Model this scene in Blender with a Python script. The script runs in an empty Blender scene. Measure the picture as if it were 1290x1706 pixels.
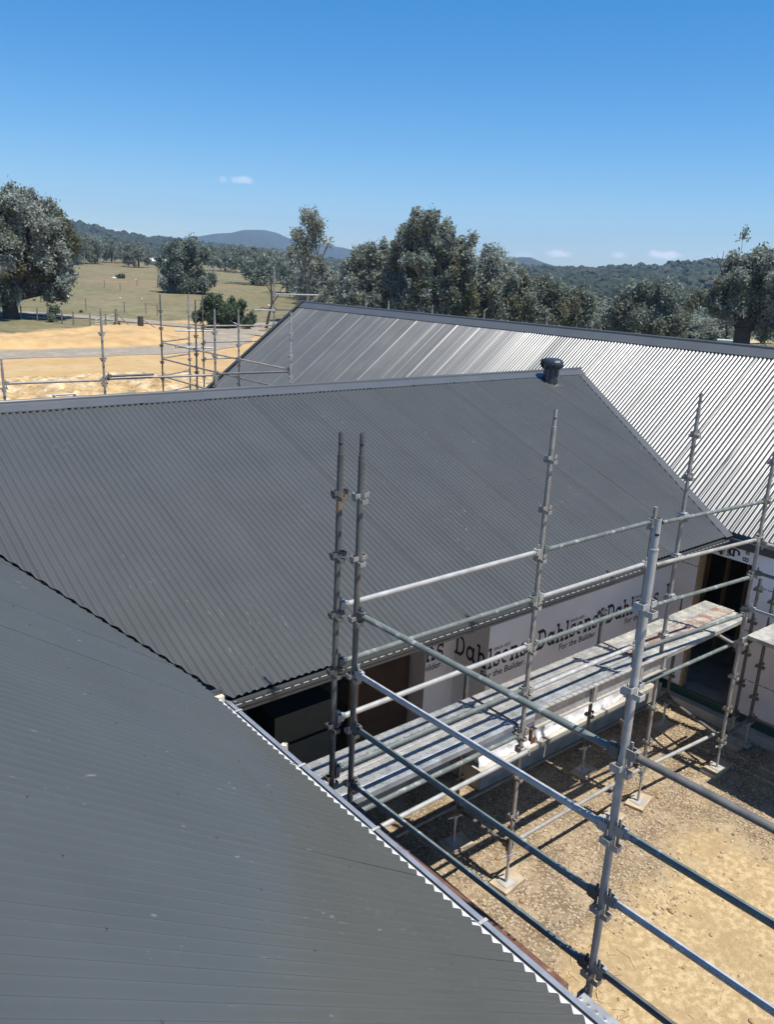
import bpy, bmesh, math, random
import numpy as np
from mathutils import Vector, Matrix
random.seed(7); RNG = np.random.default_rng(7)
S = bpy.context.scene
COL = S.collection

# ------------------------------------------------------------------ camera
CAMZ = 6.477; YAW = 0.8699; PITCH = 0.2882; ROLL = 0.0468; FPX = 1336.65; CPX, CPY = 645.0, 853.0
_fw = Vector((math.cos(YAW)*math.cos(PITCH), math.sin(YAW)*math.cos(PITCH), -math.sin(PITCH)))
_r = Vector((math.sin(YAW), -math.cos(YAW), 0)); _u = _r.cross(_fw)
RT = _r*math.cos(ROLL) + _u*math.sin(ROLL); UP = _u*math.cos(ROLL) - _r*math.sin(ROLL)
cd = bpy.data.cameras.new('camera'); cam = bpy.data.objects.new('camera', cd); COL.objects.link(cam)
cd.sensor_fit = 'VERTICAL'; cd.sensor_height = 24.0; cd.sensor_width = 18.0
cd.lens = FPX/1706.0*24.0; cd.clip_start = 0.05; cd.clip_end = 40000
M = Matrix((RT, UP, -_fw)).transposed().to_4x4(); M.translation = (0, 0, CAMZ); cam.matrix_world = M
S.camera = cam

# ------------------------------------------------------------------ world, sun, exposure
SUNV = Vector((0.078, -0.335, 1.0)).normalized()
wd = bpy.data.worlds.new('World'); S.world = wd; wd.use_nodes = True
nt = wd.node_tree; nt.nodes.clear()
def wn(t, **k):
    n = nt.nodes.new(t)
    for a, b in k.items(): setattr(n, a, b)
    return n
sky = wn('ShaderNodeTexSky'); sky.sky_type = 'NISHITA'; sky.sun_disc = False
sky.sun_elevation = math.asin(SUNV.z); sky.sun_rotation = math.atan2(SUNV.x, SUNV.y)
sky.altitude = 300; sky.air_density = 1.0; sky.dust_density = 0.35; sky.ozone_density = 5.0
bg = wn('ShaderNodeBackground'); bg.inputs['Strength'].default_value = 0.10
out = wn('ShaderNodeOutputWorld')
# small fair-weather clouds: soft noise masks in fixed sky directions
tc = wn('ShaderNodeTexCoord')
def wmath(op, a, b=None, clamp=False):
    n = wn('ShaderNodeMath', operation=op, use_clamp=clamp)
    for i, v in enumerate((a, b)):
        if v is None: continue
        if isinstance(v, (int, float)): n.inputs[i].default_value = v
        else: nt.links.new(v, n.inputs[i])
    return n.outputs[0]
def wvec(op, a, b):
    n = wn('ShaderNodeVectorMath', operation=op)
    for i, v in enumerate((a, b)):
        if isinstance(v, (tuple, Vector)): n.inputs[i].default_value = tuple(v)
        else: nt.links.new(v, n.inputs[i])
    return n
def pixray(px, py):
    return (_fw + RT*((px-CPX)/FPX) - UP*((py-CPY)/FPX)).normalized()
noi = wn('ShaderNodeTexNoise'); noi.inputs['Scale'].default_value = 90; noi.inputs['Detail'].default_value = 5
nt.links.new(tc.outputs['Generated'], noi.inputs['Vector'])
mask = None
for (px, py, hw, hh, amt) in ((405, 300, 16, 6, .42), (370, 299, 6, 5, .25), (930, 423, 20, 6, 1.1), (1032, 425, 12, 5, .7),
                              (1107, 424, 25, 6.5, 1.5), (205, 388, 24, 6, .5), (870, 424, 18, 6, .3), (1240, 428, 60, 5, .25)):
    d = pixray(px, py); h = Vector((d.y, -d.x, 0)).normalized(); v = h.cross(d).normalized()
    dd = wvec('SUBTRACT', tc.outputs['Generated'], d).outputs[0]
    a = wmath('DIVIDE', wvec('DOT_PRODUCT', dd, h).outputs['Value'], hw/FPX)
    b = wmath('DIVIDE', wvec('DOT_PRODUCT', dd, v).outputs['Value'], hh/FPX)
    q = wmath('ADD', wmath('MULTIPLY', a, a), wmath('MULTIPLY', b, b))
    front = wmath('GREATER_THAN', wvec('DOT_PRODUCT', tc.outputs['Generated'], d).outputs['Value'], 0.5)
    e = wmath('SUBTRACT', 1.25, q)
    e = wmath('ADD', e, wmath('MULTIPLY', wmath('SUBTRACT', noi.outputs['Fac'], 0.5), 3.2))
    e = wmath('MULTIPLY', wmath('MULTIPLY', e, 0.8, True), wmath('SUBTRACT', 2.0, q, True))
    e = wmath('MULTIPLY', wmath('MULTIPLY', e, amt), front)
    mask = e if mask is None else wmath('MAXIMUM', mask, e)
mx = wn('ShaderNodeMix', data_type='RGBA'); nt.links.new(mask, mx.inputs[0])
hs = wn('ShaderNodeHueSaturation'); hs.inputs['Saturation'].default_value = 1.42; nt.links.new(sky.outputs[0], hs.inputs['Color']); nt.links.new(hs.outputs[0], mx.inputs[6])
mx.inputs[7].default_value = (8.0, 8.1, 8.4, 1)
nt.links.new(mx.outputs[2], bg.inputs['Color']); nt.links.new(bg.outputs[0], out.inputs['Surface'])

sl = bpy.data.lights.new('sun', 'SUN'); sl.energy = 4.6; sl.angle = math.radians(0.53); sl.color = (1.0, 0.955, 0.88)
so = bpy.data.objects.new('sun', sl); COL.objects.link(so); so.rotation_euler = SUNV.to_track_quat('Z', 'Y').to_euler(); so.location = (0, 0, 60)
S.view_settings.view_transform = 'Standard'; S.view_settings.look = 'None'; S.view_settings.gamma = 1.0
S.view_settings.exposure = 0.58; S.view_settings.use_curve_mapping = False
S.render.engine = 'CYCLES'

# ------------------------------------------------------------------ helpers
def at(px, py, ax, c):
    """point on the plane (axis = c) seen at a place of the survey photograph"""
    d = _fw + RT*((px-CPX)/FPX) - UP*((py-CPY)/FPX); o = Vector((0, 0, CAMZ)); i = 'xyz'.index(ax)
    return o + d*((c-o[i])/d[i])

MATS = {}
def mat(name, col, rough=.6, metal=0., var=.15, vscale=6., bump=0., bscale=40., col2=None, cscale=3., c2lo=.5, c2hi=.65, spec=.5, trans=0., stretch=None, vdetail=6., rvar=0., scuff=None):
    if name in MATS: return MATS[name]
    m = bpy.data.materials.new(name); m.use_nodes = True; t = m.node_tree; L = t.links
    bs = t.nodes['Principled BSDF']; N = t.nodes.new
    tc = N('ShaderNodeTexCoord'); vec = tc.outputs['Object']
    geo = N('ShaderNodeNewGeometry')
    vec = geo.outputs['Position']
    if stretch:
        mp = N('ShaderNodeMapping'); mp.inputs['Scale'].default_value = stretch; L.new(vec, mp.inputs[0]); vec = mp.outputs[0]
    n1 = N('ShaderNodeTexNoise'); n1.inputs['Scale'].default_value = vscale; n1.inputs['Detail'].default_value = vdetail; L.new(vec, n1.inputs['Vector'])
    mr = N('ShaderNodeMapRange'); mr.inputs[1].default_value = .3; mr.inputs[2].default_value = .7
    mr.inputs[3].default_value = 1-var; mr.inputs[4].default_value = 1+var; L.new(n1.outputs['Fac'], mr.inputs[0])
    base = N('ShaderNodeRGB'); base.outputs[0].default_value = (*col, 1); cur = base.outputs[0]
    if col2:
        n2 = N('ShaderNodeTexNoise'); n2.inputs['Scale'].default_value = cscale; n2.inputs['Detail'].default_value = 8; L.new(vec, n2.inputs['Vector'])
        rm = N('ShaderNodeMapRange'); rm.inputs[1].default_value = c2lo; rm.inputs[2].default_value = c2hi; L.new(n2.outputs['Fac'], rm.inputs[0])
        mm = N('ShaderNodeMix'); mm.data_type = 'RGBA'; L.new(rm.outputs[0], mm.inputs[0]); L.new(cur, mm.inputs[6]); mm.inputs[7].default_value = (*col2, 1); cur = mm.outputs[2]
    if scuff:
        mp2 = N('ShaderNodeMapping'); mp2.inputs['Scale'].default_value = scuff; L.new(geo.outputs['Position'], mp2.inputs[0])
        n3 = N('ShaderNodeTexNoise'); n3.inputs['Scale'].default_value = 55; n3.inputs['Detail'].default_value = 3; L.new(mp2.outputs[0], n3.inputs['Vector'])
        n4 = N('ShaderNodeTexNoise'); n4.inputs['Scale'].default_value = 1.1; n4.inputs['Detail'].default_value = 2; L.new(geo.outputs['Position'], n4.inputs['Vector'])
        ad = N('ShaderNodeMath'); ad.operation = 'MULTIPLY_ADD'; L.new(n4.outputs['Fac'], ad.inputs[0]); ad.inputs[1].default_value = .35; L.new(n3.outputs['Fac'], ad.inputs[2])
        m3 = N('ShaderNodeMapRange'); m3.inputs[1].default_value = .895; m3.inputs[2].default_value = .97; m3.inputs[4].default_value = .30; L.new(ad.outputs[0], m3.inputs[0])
        mm3 = N('ShaderNodeMix'); mm3.data_type = 'RGBA'; L.new(m3.outputs[0], mm3.inputs[0]); L.new(cur, mm3.inputs[6]); mm3.inputs[7].default_value = (.36, .37, .37, 1); cur = mm3.outputs[2]
    hv = N('ShaderNodeHueSaturation'); L.new(mr.outputs[0], hv.inputs['Value']); L.new(cur, hv.inputs['Color'])
    L.new(hv.outputs[0], bs.inputs['Base Color'])
    bs.inputs['Roughness'].default_value = rough; bs.inputs['Metallic'].default_value = metal
    bs.inputs['Specular IOR Level'].default_value = spec
    if rvar:
        r2 = N('ShaderNodeMapRange'); r2.inputs[1].default_value = .3; r2.inputs[2].default_value = .7
        r2.inputs[3].default_value = max(rough-rvar, .05); r2.inputs[4].default_value = min(rough+rvar, 1); L.new(n1.outputs['Fac'], r2.inputs[0]); L.new(r2.outputs[0], bs.inputs['Roughness'])
    if bump:
        nb = N('ShaderNodeTexNoise'); nb.inputs['Scale'].default_value = bscale; nb.inputs['Detail'].default_value = 6; L.new(vec, nb.inputs['Vector'])
        bp = N('ShaderNodeBump'); bp.inputs['Strength'].default_value = min(bump, 1); bp.inputs['Distance'].default_value = .02*max(1, bump); L.new(nb.outputs['Fac'], bp.inputs['Height']); L.new(bp.outputs[0], bs.inputs['Normal'])
    if trans:
        bs.inputs['Subsurface Weight'].default_value = 0
        tr = N('ShaderNodeBsdfTranslucent'); L.new(hv.outputs[0], tr.inputs['Color'])
        ms = N('ShaderNodeMixShader'); ms.inputs[0].default_value = trans
        L.new(bs.outputs[0], ms.inputs[1]); L.new(tr.outputs[0], ms.inputs[2]); L.new(ms.outputs[0], t.nodes['Material Output'].inputs['Surface'])
    MATS[name] = m; return m

def tag(o, label=None, cat=None, group=None, kind=None):
    if label: o['label'] = label
    if cat: o['category'] = cat
    if group: o['group'] = group
    if kind: o['kind'] = kind
    return o
def empty(name, loc=(0, 0, 0)):
    o = bpy.data.objects.new(name, None); COL.objects.link(o); o.location = loc; o.empty_display_size = .2; return o
def link(name, me, parent=None, loc=None):
    o = bpy.data.objects.new(name, me); COL.objects.link(o)
    if parent: o.parent = parent
    if loc is not None: o.location = loc
    return o

class MB:
    """mesh collector"""
    def __init__(s): s.v = []; s.f = []; s.sm = []; s.mi = []
    def add(s, vs, fs, smooth=False, mi=0):
        b = len(s.v); s.v += [tuple(v) for v in vs]
        for f in fs: s.f.append(tuple(b+i for i in f)); s.sm.append(smooth); s.mi.append(mi)
    def box(s, lo, hi, mi=0, R=None, c=None):
        x0, y0, z0 = lo; x1, y1, z1 = hi
        vs = [Vector(p) for p in ((x0,y0,z0),(x1,y0,z0),(x1,y1,z0),(x0,y1,z0),(x0,y0,z1),(x1,y0,z1),(x1,y1,z1),(x0,y1,z1))]
        if R is not None:
            c = Vector(c) if c else Vector((0,0,0)); vs = [R @ (v-c) + c for v in vs]
        s.add(vs, ((0,3,2,1),(4,5,6,7),(0,1,5,4),(1,2,6,5),(2,3,7,6),(3,0,4,7)), mi=mi)
    def beam(s, a, b, w, h, mi=0, up=Vector((0,0,1))):
        a, b = Vector(a), Vector(b); d = (b-a).normalized(); x = d.cross(up)
        if x.length < 1e-4: x = d.cross(Vector((1,0,0)))
        x.normalize(); y = x.cross(d)
        vs = [p + x*(i*w/2) + y*(j*h/2) for p in (a, b) for i, j in ((-1,-1),(1,-1),(1,1),(-1,1))]
        s.add(vs, ((0,3,2,1),(4,5,6,7),(0,1,5,4),(1,2,6,5),(2,3,7,6),(3,0,4,7)), mi=mi)
    def tube(s, pts, r, n=10, cap=True, mi=0):
        pts = [Vector(p) for p in pts]
        rs = r if isinstance(r, (list, tuple)) else [r]*len(pts)
        vs = []; px = None
        for i, p in enumerate(pts):
            d = (pts[min(i+1, len(pts)-1)] - pts[max(i-1, 0)])
            if d.length < 1e-6: d = Vector((0,0,1))
            d.normalize()
            if px is None:
                px = d.orthogonal().normalized()
            else:
                px = px - d*px.dot(d)
                px = px.normalized() if px.length > 1e-5 else d.orthogonal().normalized()
            py = d.cross(px)
            vs += [p + (px*math.cos(2*math.pi*k/n) + py*math.sin(2*math.pi*k/n))*rs[i] for k in range(n)]
        fs = [(i*n+k, i*n+(k+1)%n, (i+1)*n+(k+1)%n, (i+1)*n+k) for i in range(len(pts)-1) for k in range(n)]
        s.add(vs, fs, True, mi)
        if cap:
            s.add(vs[:n], (tuple(reversed(range(n))),), False, mi); s.add(vs[-n:], (tuple(range(n)),), False, mi)
    def sweep(s, prof, a, b, X, Y, smooth=False, mi=0, closed=False, caps=False):
        """extrude a 2-d profile (in axes X,Y) from a to b"""
        a, b = Vector(a), Vector(b); n = len(prof)
        vs = [p + X*u + Y*w for p in (a, b) for u, w in prof]
        k = n if closed else n-1
        fs = [(i, (i+1)%n, n+(i+1)%n, n+i) for i in range(k)]
        s.add(vs, fs, smooth, mi)
        if caps and closed:
            s.add(vs[:n], (tuple(reversed(range(n))),), False, mi); s.add(vs[n:], (tuple(range(n)),), False, mi)
    def mesh(s, name, mats):
        me = bpy.data.meshes.new(name); me.from_pydata(s.v, [], s.f)
        for m in (mats if isinstance(mats, (list, tuple)) else [mats]): me.materials.append(m)
        me.polygons.foreach_set('use_smooth', s.sm); me.polygons.foreach_set('material_index', s.mi); me.update(); return me
    def build(s, name, mats, parent=None, loc=None): return link(name, s.mesh(name, mats), parent, loc)

def npmesh(name, verts, faces, m, smooth=False):
    """verts (n,3), faces (k,3|4) arrays -> mesh, fast"""
    me = bpy.data.meshes.new(name); k = faces.shape[1]
    me.vertices.add(len(verts)); me.vertices.foreach_set('co', np.ascontiguousarray(verts, dtype=np.float32).ravel())
    me.loops.add(faces.size); me.loops.foreach_set('vertex_index', np.ascontiguousarray(faces, dtype=np.int32).ravel())
    me.polygons.add(len(faces)); me.polygons.foreach_set('loop_start', np.arange(0, faces.size, k, dtype=np.int32))
    me.polygons.foreach_set('use_smooth', np.full(len(faces), smooth)); me.materials.append(m); me.update(calc_edges=True); me.validate(); return me

# ------------------------------------------------------------------ materials
_rk = dict(rough=.14, var=.05, vscale=1.6, rvar=.03, spec=.62, col2=(.084, .089, .087), cscale=9, c2lo=.62, c2hi=.8)
ROOF = mat('dark_grey_roof_paint', (.076, .080, .074), scuff=(.16, 1, .3), **_rk)
ROOF_B = mat('dark_grey_roof_paint_link', (.079, .081, .075), scuff=(1, .16, .3), **_rk)
ROOF_C = mat('dark_grey_roof_paint_far', (.09, .094, .092), scuff=(.16, 1, .3), **{**_rk, 'rough': .325, 'spec': .55})
FLASH = mat('dark_grey_flashing', (.085, .090, .092), .36, var=.06, vscale=2, rvar=.05)
GUTTER = mat('dark_grey_gutter', (.055, .058, .06), .35, var=.05)
ZINC = mat('zinc_gutter_inside', (.36, .38, .40), .38, .55, var=.15, vscale=8)
WHITEIN = mat('white_metal_and_slot_light', (.66, .66, .64), .5, var=.05)
GALV = mat('galvanised_steel', (.44, .43, .405), .5, .2, var=.22, vscale=14, col2=(.34, .33, .31), cscale=7, c2lo=.5, c2hi=.7, rvar=.1)
GALVD = mat('weathered_galvanised_steel', (.31, .295, .265), .58, .15, var=.25, vscale=12, col2=(.24, .20, .16), cscale=6, c2lo=.52, c2hi=.7, rvar=.1)
GREEN = mat('worn_green_grey_tube', (.130, .150, .135), .55, .05, var=.2, vscale=10, col2=(.30, .32, .31), cscale=12, c2lo=.58, c2hi=.68, rvar=.1)
DKTUBE = mat('dark_worn_tube', (.12, .12, .112), .6, .1, var=.25, vscale=10, col2=(.22, .14, .08), cscale=5, c2lo=.6, c2hi=.72, rvar=.1)
RUST = mat('rusty_steel', (.22, .085, .04), .75, .1, var=.3, vscale=16, col2=(.42, .30, .22), cscale=14, c2lo=.58, c2hi=.7, bump=.2, bscale=90)
WHTUBE = mat('pale_tube', (.40, .395, .37), .45, .25, var=.15, vscale=9, col2=(.42, .40, .36), cscale=8, c2lo=.6, c2hi=.72)
TIMBER = mat('pine_timber', (.36, .25, .14), .8, var=.2, vscale=8, stretch=(1, 1, 8), bump=.15)
PLY = mat('brown_ply', (.055, .032, .021), .8, var=.2, vscale=5)
SOLE = mat('weathered_sole_timber', (.40, .32, .22), .85, var=.2, vscale=9, bump=.2, bscale=60)
CONC = mat('concrete', (.42, .40, .35), .9, var=.12, vscale=5, col2=(.30, .28, .24), cscale=3, bump=.15, bscale=80)
WRAP = mat('grey_white_building_wrap', (.80, .78, .77), .6, var=.06, vscale=2, bump=.5, bscale=3)
INK = mat('dark_navy_print', (.022, .024, .035), .55, var=.05)
PLASTIC = mat('white_plastic_film', (.85, .85, .86), .35, var=.03)
TERMITE = mat('green_termite_barrier', (.010, .062, .052), .5, var=.1)
DARK = mat('dark_interior_lining', (.09, .085, .08), .9, var=.2)  # even dark tone on inner walls and one door stud
VENT = mat('dark_vent_paint', (.045, .052, .062), .28, .1, var=.08)
PVC = mat('cream_pvc', (.62, .54, .40), .5, var=.05)
TEAL = mat('teal_wrapped_pack', (.03, .05, .058), .5, var=.15)
RED = mat('faded_ink', (.25, .25, .28), .6)
# ------------------------------------------------------------------ terrain
def sstep(a, b, x):
    t = np.clip((x-a)/(b-a), 0, 1); return t*t*(3-2*t)
def terrain(x, y):
    r = np.hypot(x, y); ph = np.degrees(np.arctan2(y, x)); w = sstep(46, 58, ph)
    hl = .0271*np.clip(r-60, 0, 240) + .012*np.clip(r-300, 0, 900)
    hr = -1.6*sstep(60, 95, r) + .004*np.clip(r-160, 0, 1500)
    und = .5*np.sin(x*.031+1.3)*np.cos(y*.027)*sstep(80, 200, r) * w
    return w*hl + (1-w)*hr + und
def gz(x, y): return float(terrain(np.array(float(x)), np.array(float(y))))
def ground_at(px, py, off=0.):
    """where the ray meets the terrain"""
    d = _fw + RT*((px-CPX)/FPX) - UP*((py-CPY)/FPX); t = 2.
    while t < 3000:
        p = Vector((0, 0, CAMZ)) + d*t
        if p.z < gz(p.x, p.y) + off: return p
        t *= 1.004
    return p

def ground_material():
    m = bpy.data.materials.new('dirt_and_dry_grass'); m.use_nodes = True; t = m.node_tree; L = t.links; N = t.nodes.new
    bs = t.nodes['Principled BSDF']; bs.inputs['Roughness'].default_value = .95; bs.inputs['Specular IOR Level'].default_value = .15
    geo = N('ShaderNodeNewGeometry'); P = geo.outputs['Position']
    def noise(s, d=6, rough=.6, vec=None):
        n = N('ShaderNodeTexNoise'); n.inputs['Scale'].default_value = s; n.inputs['Detail'].default_value = d; n.inputs['Roughness'].default_value = rough
        L.new(vec or P, n.inputs['Vector']); return n.outputs['Fac']
    def mth(op, a, b=None, c=None, cl=False):
        n = N('ShaderNodeMath'); n.operation = op; n.use_clamp = cl
        for i, v in enumerate((a, b, c)):
            if v is None: continue
            if isinstance(v, (int, float)): n.inputs[i].default_value = v
            else: L.new(v, n.inputs[i])
        return n.outputs[0]
    def rng(v, a, b, c=0., d=1.):
        n = N('ShaderNodeMapRange'); L.new(v, n.inputs[0])
        for i, q in enumerate((a, b, c, d)): n.inputs[i+1].default_value = q
        return n.outputs[0]
    def mix(f, a, b):
        n = N('ShaderNodeMix'); n.data_type = 'RGBA'; L.new(f, n.inputs[0])
        for i, v in ((6, a), (7, b)):
            if isinstance(v, tuple): n.inputs[i].default_value = (*v, 1)
            else: L.new(v, n.inputs[i])
        return n.outputs[2]
    sp = N('ShaderNodeSeparateXYZ'); L.new(P, sp.inputs[0]); X, Y, Z = sp.outputs
    # dirt: orange clay with paler dust and darker crumbs
    dirt = mix(rng(noise(.18), .4, .62), (.42, .275, .12), (.46, .335, .18))
    dirt = mix(rng(noise(1.1, 8), .5, .7), dirt, (.36, .235, .115))
    dirt = mix(rng(noise(9, 8, .7), .54, .72), dirt, (.50, .37, .21))
    dirt = mix(rng(noise(38, 4, .6), .60, .74), dirt, (.25, .165, .085))
    clay = mix(rng(noise(13, 6, .65), .44, .60), (.37, .27, .14), (.52, .395, .225))
    clay = mix(rng(noise(1.6, 6), .48, .68), clay, (.35, .25, .135))
    clay = mix(rng(noise(60, 3, .6), .63, .73), clay, (.19, .125, .065))
    # courtyard gravel: brown crushed stone near the walls and scaffold
    vo = N('ShaderNodeTexVoronoi'); vo.inputs['Scale'].default_value = 30; L.new(P, vo.inputs['Vector'])
    gs = N('ShaderNodeSeparateColor'); L.new(vo.outputs['Color'], gs.inputs[0])
    grav = mix(gs.outputs[0], (.25, .20, .14), (.46, .385, .28))
    grav = mix(rng(vo.outputs['Distance'], .25, .6), grav, (.19, .135, .08))
    grav = mix(rng(noise(2.2), .45, .7), grav, (.42, .33, .21))
    # gravel covers y > line, breaking up towards the bare clay at the courtyard's middle
    d = mth('SUBTRACT', mth('SUBTRACT', Y, 3.62), mth('MULTIPLY', mth('SUBTRACT', X, 6.0), .08))
    d = mth('ADD', d, mth('MULTIPLY', mth('SUBTRACT', noise(1.1, 6), .5), 1.9))
    d2 = mth('SUBTRACT', mth('ADD', X, mth('MULTIPLY', Y, .35)), 10.05)
    d2 = mth('ADD', d2, mth('MULTIPLY', mth('SUBTRACT', noise(1.3, 5), .5), 2.0))
    d3 = mth('SUBTRACT', 5.2, X)
    d3 = mth('ADD', d3, mth('MULTIPLY', mth('SUBTRACT', noise(1.0, 5), .5), 2.0))
    gm = mth('MAXIMUM', rng(d, -.12, .18), mth('MAXIMUM', rng(d2, -.3, .5), mth('MULTIPLY', rng(d3, -.4, .6), 0)))
    inyard = mth('MULTIPLY', mth('LESS_THAN', Y, 7.5), mth('LESS_THAN', X, 12.5))
    near = mix(inyard, dirt, mix(gm, clay, grav))
    # dry grass
    gr = mix(rng(noise(.035, 5), .38, .62), (.150, .132, .070), (.200, .170, .098))
    gr = mix(rng(noise(.16, 7), .45, .66), gr, (.135, .130, .066))
    gr = mix(rng(noise(1.2, 6), .50, .72), gr, (.25, .205, .12))
    gr = mix(rng(noise(.45, 7, .7), .52, .66), gr, (.105, .100, .05))
    gr = mix(rng(noise(.022, 4), .56, .7), gr, (.215, .150, .085))
    # boundary of the bulldozed yard: beyond this line it is pasture
    b = mth('SUBTRACT', mth('ADD', Y, mth('MULTIPLY', X, -.42)), 64.0)
    b = mth('ADD', b, mth('MULTIPLY', mth('SUBTRACT', noise(.11, 5), .5), 9.))
    b = mth('ADD', b, mth('MULTIPLY', mth('SUBTRACT', noise(.9, 4), .5), 3.))
    rb = mth('ADD', mth('SUBTRACT', mth('MULTIPLY', X, .9), 36.), mth('MULTIPLY', mth('SUBTRACT', noise(.12, 5), .5), 8.))
    gmask = mth('MAXIMUM', rng(b, -1.2, 1.2), rng(rb, -1, 1.5))
    col = mix(gmask, near, gr)
    L.new(col, bs.inputs['Base Color'])
    hh = mth('ADD', mth('MULTIPLY', noise(55, 5, .7), .5), mth('MULTIPLY', noise(5, 6), 1.0))
    bp = N('ShaderNodeBump'); bp.inputs['Strength'].default_value = .55; bp.inputs['Distance'].default_value = .05; L.new(hh, bp.inputs['Height']); L.new(bp.outputs[0], bs.inputs['Normal'])
    return m
GROUND = ground_material()
phs = np.radians(np.concatenate([np.arange(-180, 18, 6.), np.arange(18, 84, .8), np.arange(84, 180, 6.)]))
rr = [0.5, 3, 6, 9, 12, 16, 20]
while rr[-1] < 4400: rr.append(rr[-1]*1.075)
rr = np.array(rr); n1, n2 = len(rr), len(phs)
RR, PP = np.meshgrid(rr, phs, indexing='ij'); GX, GY = RR*np.cos(PP), RR*np.sin(PP); GZ = terrain(GX, GY)
V = np.stack([GX, GY, GZ], -1).reshape(-1, 3)
ii, jj = np.meshgrid(np.arange(n1-1), np.arange(n2), indexing='ij'); j2 = (jj+1) % n2
F = np.stack([ii*n2+jj, (ii+1)*n2+jj, (ii+1)*n2+j2, ii*n2+j2], -1).reshape(-1, 4)
tag(link('ground', npmesh('ground', V, F, GROUND, True)), kind='structure')
tag(link('courtyard_ground', npmesh('courtyard_ground', np.array([[2.4, -6, .004], [11.4, -6, .004], [11.4, 6.2, .004], [2.4, 6.2, .004]]), np.array([[0, 1, 2, 3]]), GROUND)), kind='structure')

ROADM = mat('grey_road_gravel', (.25, .215, .165), .95, var=.15, vscale=3, col2=(.32, .26, .18), cscale=.8, bump=.2, bscale=30)
def road(name, pts, w, off=.03):
    vs = []; P = [Vector((x, y, 0)) for x, y in pts]; Q = []
    for a in range(len(P)-1):                 # Catmull-Rom
        p0, p1, p2, p3 = P[max(a-1, 0)], P[a], P[a+1], P[min(a+2, len(P)-1)]
        for k in range(8):
            t = k/8; Q.append(.5*((2*p1)+(p2-p0)*t+(2*p0-5*p1+4*p2-p3)*t*t+(3*p1-p0-3*p2+p3)*t**3))
    Q.append(P[-1])
    for i, q in enumerate(Q):
        d = (Q[min(i+1, len(Q)-1)]-Q[max(i-1, 0)]).normalized(); n = Vector((-d.y, d.x, 0)); ww = w*(1+.1*math.sin(i*1.7))
        for k in (-1, -.5, 0, .5, 1):
            p = q + n*(ww/2*k); vs.append((p.x, p.y, gz(p.x, p.y)+off+.05*(1-k*k)))
    fs = [(i*5+k, i*5+k+1, i*5+k+6, i*5+k+5) for i in range(len(Q)-1) for k in range(4)]
    tag(link(name, npmesh(name, np.array(vs), np.array(fs), ROADM, True)), kind='structure')
road('gravel_road', [(-30, 62), (0, 60.2), (14.9, 59.2), (26.5, 59.0), (33, 62), (38, 69), (44, 74), (60, 78)], 4.4)
road('gravel_track', [(22, 92), (29, 86), (34, 79.5), (38.5, 71.5), (41, 64)], 3.0, .07)

# lumpy excavated bank beyond the link roof
def fnoise(x, y, s, seed):
    r = np.random.default_rng(seed); o = np.zeros_like(x)
    for k in range(7):
        a = r.uniform(0, 6.28); f = s*(1.7**k)*r.uniform(.8, 1.2); o += np.sin((x*np.cos(a)+y*np.sin(a))*f + r.uniform(0, 6.28) + 1.5*np.sin((x*np.sin(a)-y*np.cos(a))*f*.7))/(1.45**k)
    return o
bx, by = np.meshgrid(np.linspace(-6, 27, 200), np.linspace(27, 50, 150), indexing='ij')
env = sstep(0, 5, by-27)*(1-sstep(43, 49.5, by))*(1-sstep(17, 26, bx))
bz = env*(.38 + .16*fnoise(bx, by, .55, 3) +   .10*np.abs(fnoise(bx, by, 2.2, 5)) + .05*RNG.standard_normal(bx.shape)) - .05
bz = np.where(env < .02, -.06, bz)
V = np.stack([bx, by, bz], -1).reshape(-1, 3); a, b = np.meshgrid(np.arange(199), np.arange(149), indexing='ij')
F = np.stack([a*150+b, (a+1)*150+b, (a+1)*150+b+1, a*150+b+1], -1).reshape(-1, 4)
BANK = mat('excavated_clay', (.40, .27, .125), .95, var=.5, vscale=1.6, col2=(.46, .36, .22), cscale=.9, c2lo=.48, c2hi=.62, bump=1.5, bscale=4)
tag(link('dirt_bank', npmesh('dirt_bank', V, F, BANK, True)), kind='structure')
# upper batter between road and lawn
bx, by = np.meshgrid(np.linspace(-20, 34, 160), np.linspace(61.5, 82, 60), indexing='ij')
top = 70 + .42*(bx-17) ; env = sstep(61.5, 64, by)*(1-sstep(-2.5, 1.5, by-top))*(1-sstep(29, 34, bx))
bz = terrain(bx, by) + env*(.45+.12*fnoise(bx, by, .5, 9)+.02*RNG.standard_normal(bx.shape)) - .06
V = np.stack([bx, by, bz], -1).reshape(-1, 3); a, b = np.meshgrid(np.arange(159), np.arange(59), indexing='ij')
F = np.stack([a*60+b, (a+1)*60+b, (a+1)*60+b+1, a*60+b+1], -1).reshape(-1, 4)
BANK2 = mat('orange_clay_batter', (.45, .30, .135), .95, var=.18, vscale=.7, col2=(.40, .25, .11), cscale=.6, bump=.5, bscale=3)
tag(link('clay_batter', npmesh('clay_batter', V, F, BANK2, True)), kind='structure')

# river glimpse at the far right
WATER = mat('river_water', (.05, .07, .08), .12, var=.05, spec=.5)
rx = [(p.x, p.y) for p in (at(x, y, 'z', -1.45) for x, y in ((1100, 566), (1215, 573), (1185, 560), (1120, 556)))]
tag(link('river', npmesh('river', np.array([(x, y, gz(x, y)+.12) for x, y in rx]), np.array([[0, 1, 2, 3]]), WATER)), kind='structure')
SAND = mat('pale_river_sand', (.42, .33, .22), .95, var=.1)
rx = [(p.x, p.y) for p in (at(x, y, 'z', -1.4) for x, y in ((1160, 559), (1235, 572), (1290, 570), (1240, 561), (1165, 553)))]
tag(link('sand_bank', npmesh('sand_bank', np.array([(x, y, gz(x, y)+.17) for x, y in rx[:5]]), np.array([[0, 1, 2], [0, 2, 3], [0, 3, 4]]), SAND)), kind='structure')

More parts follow.
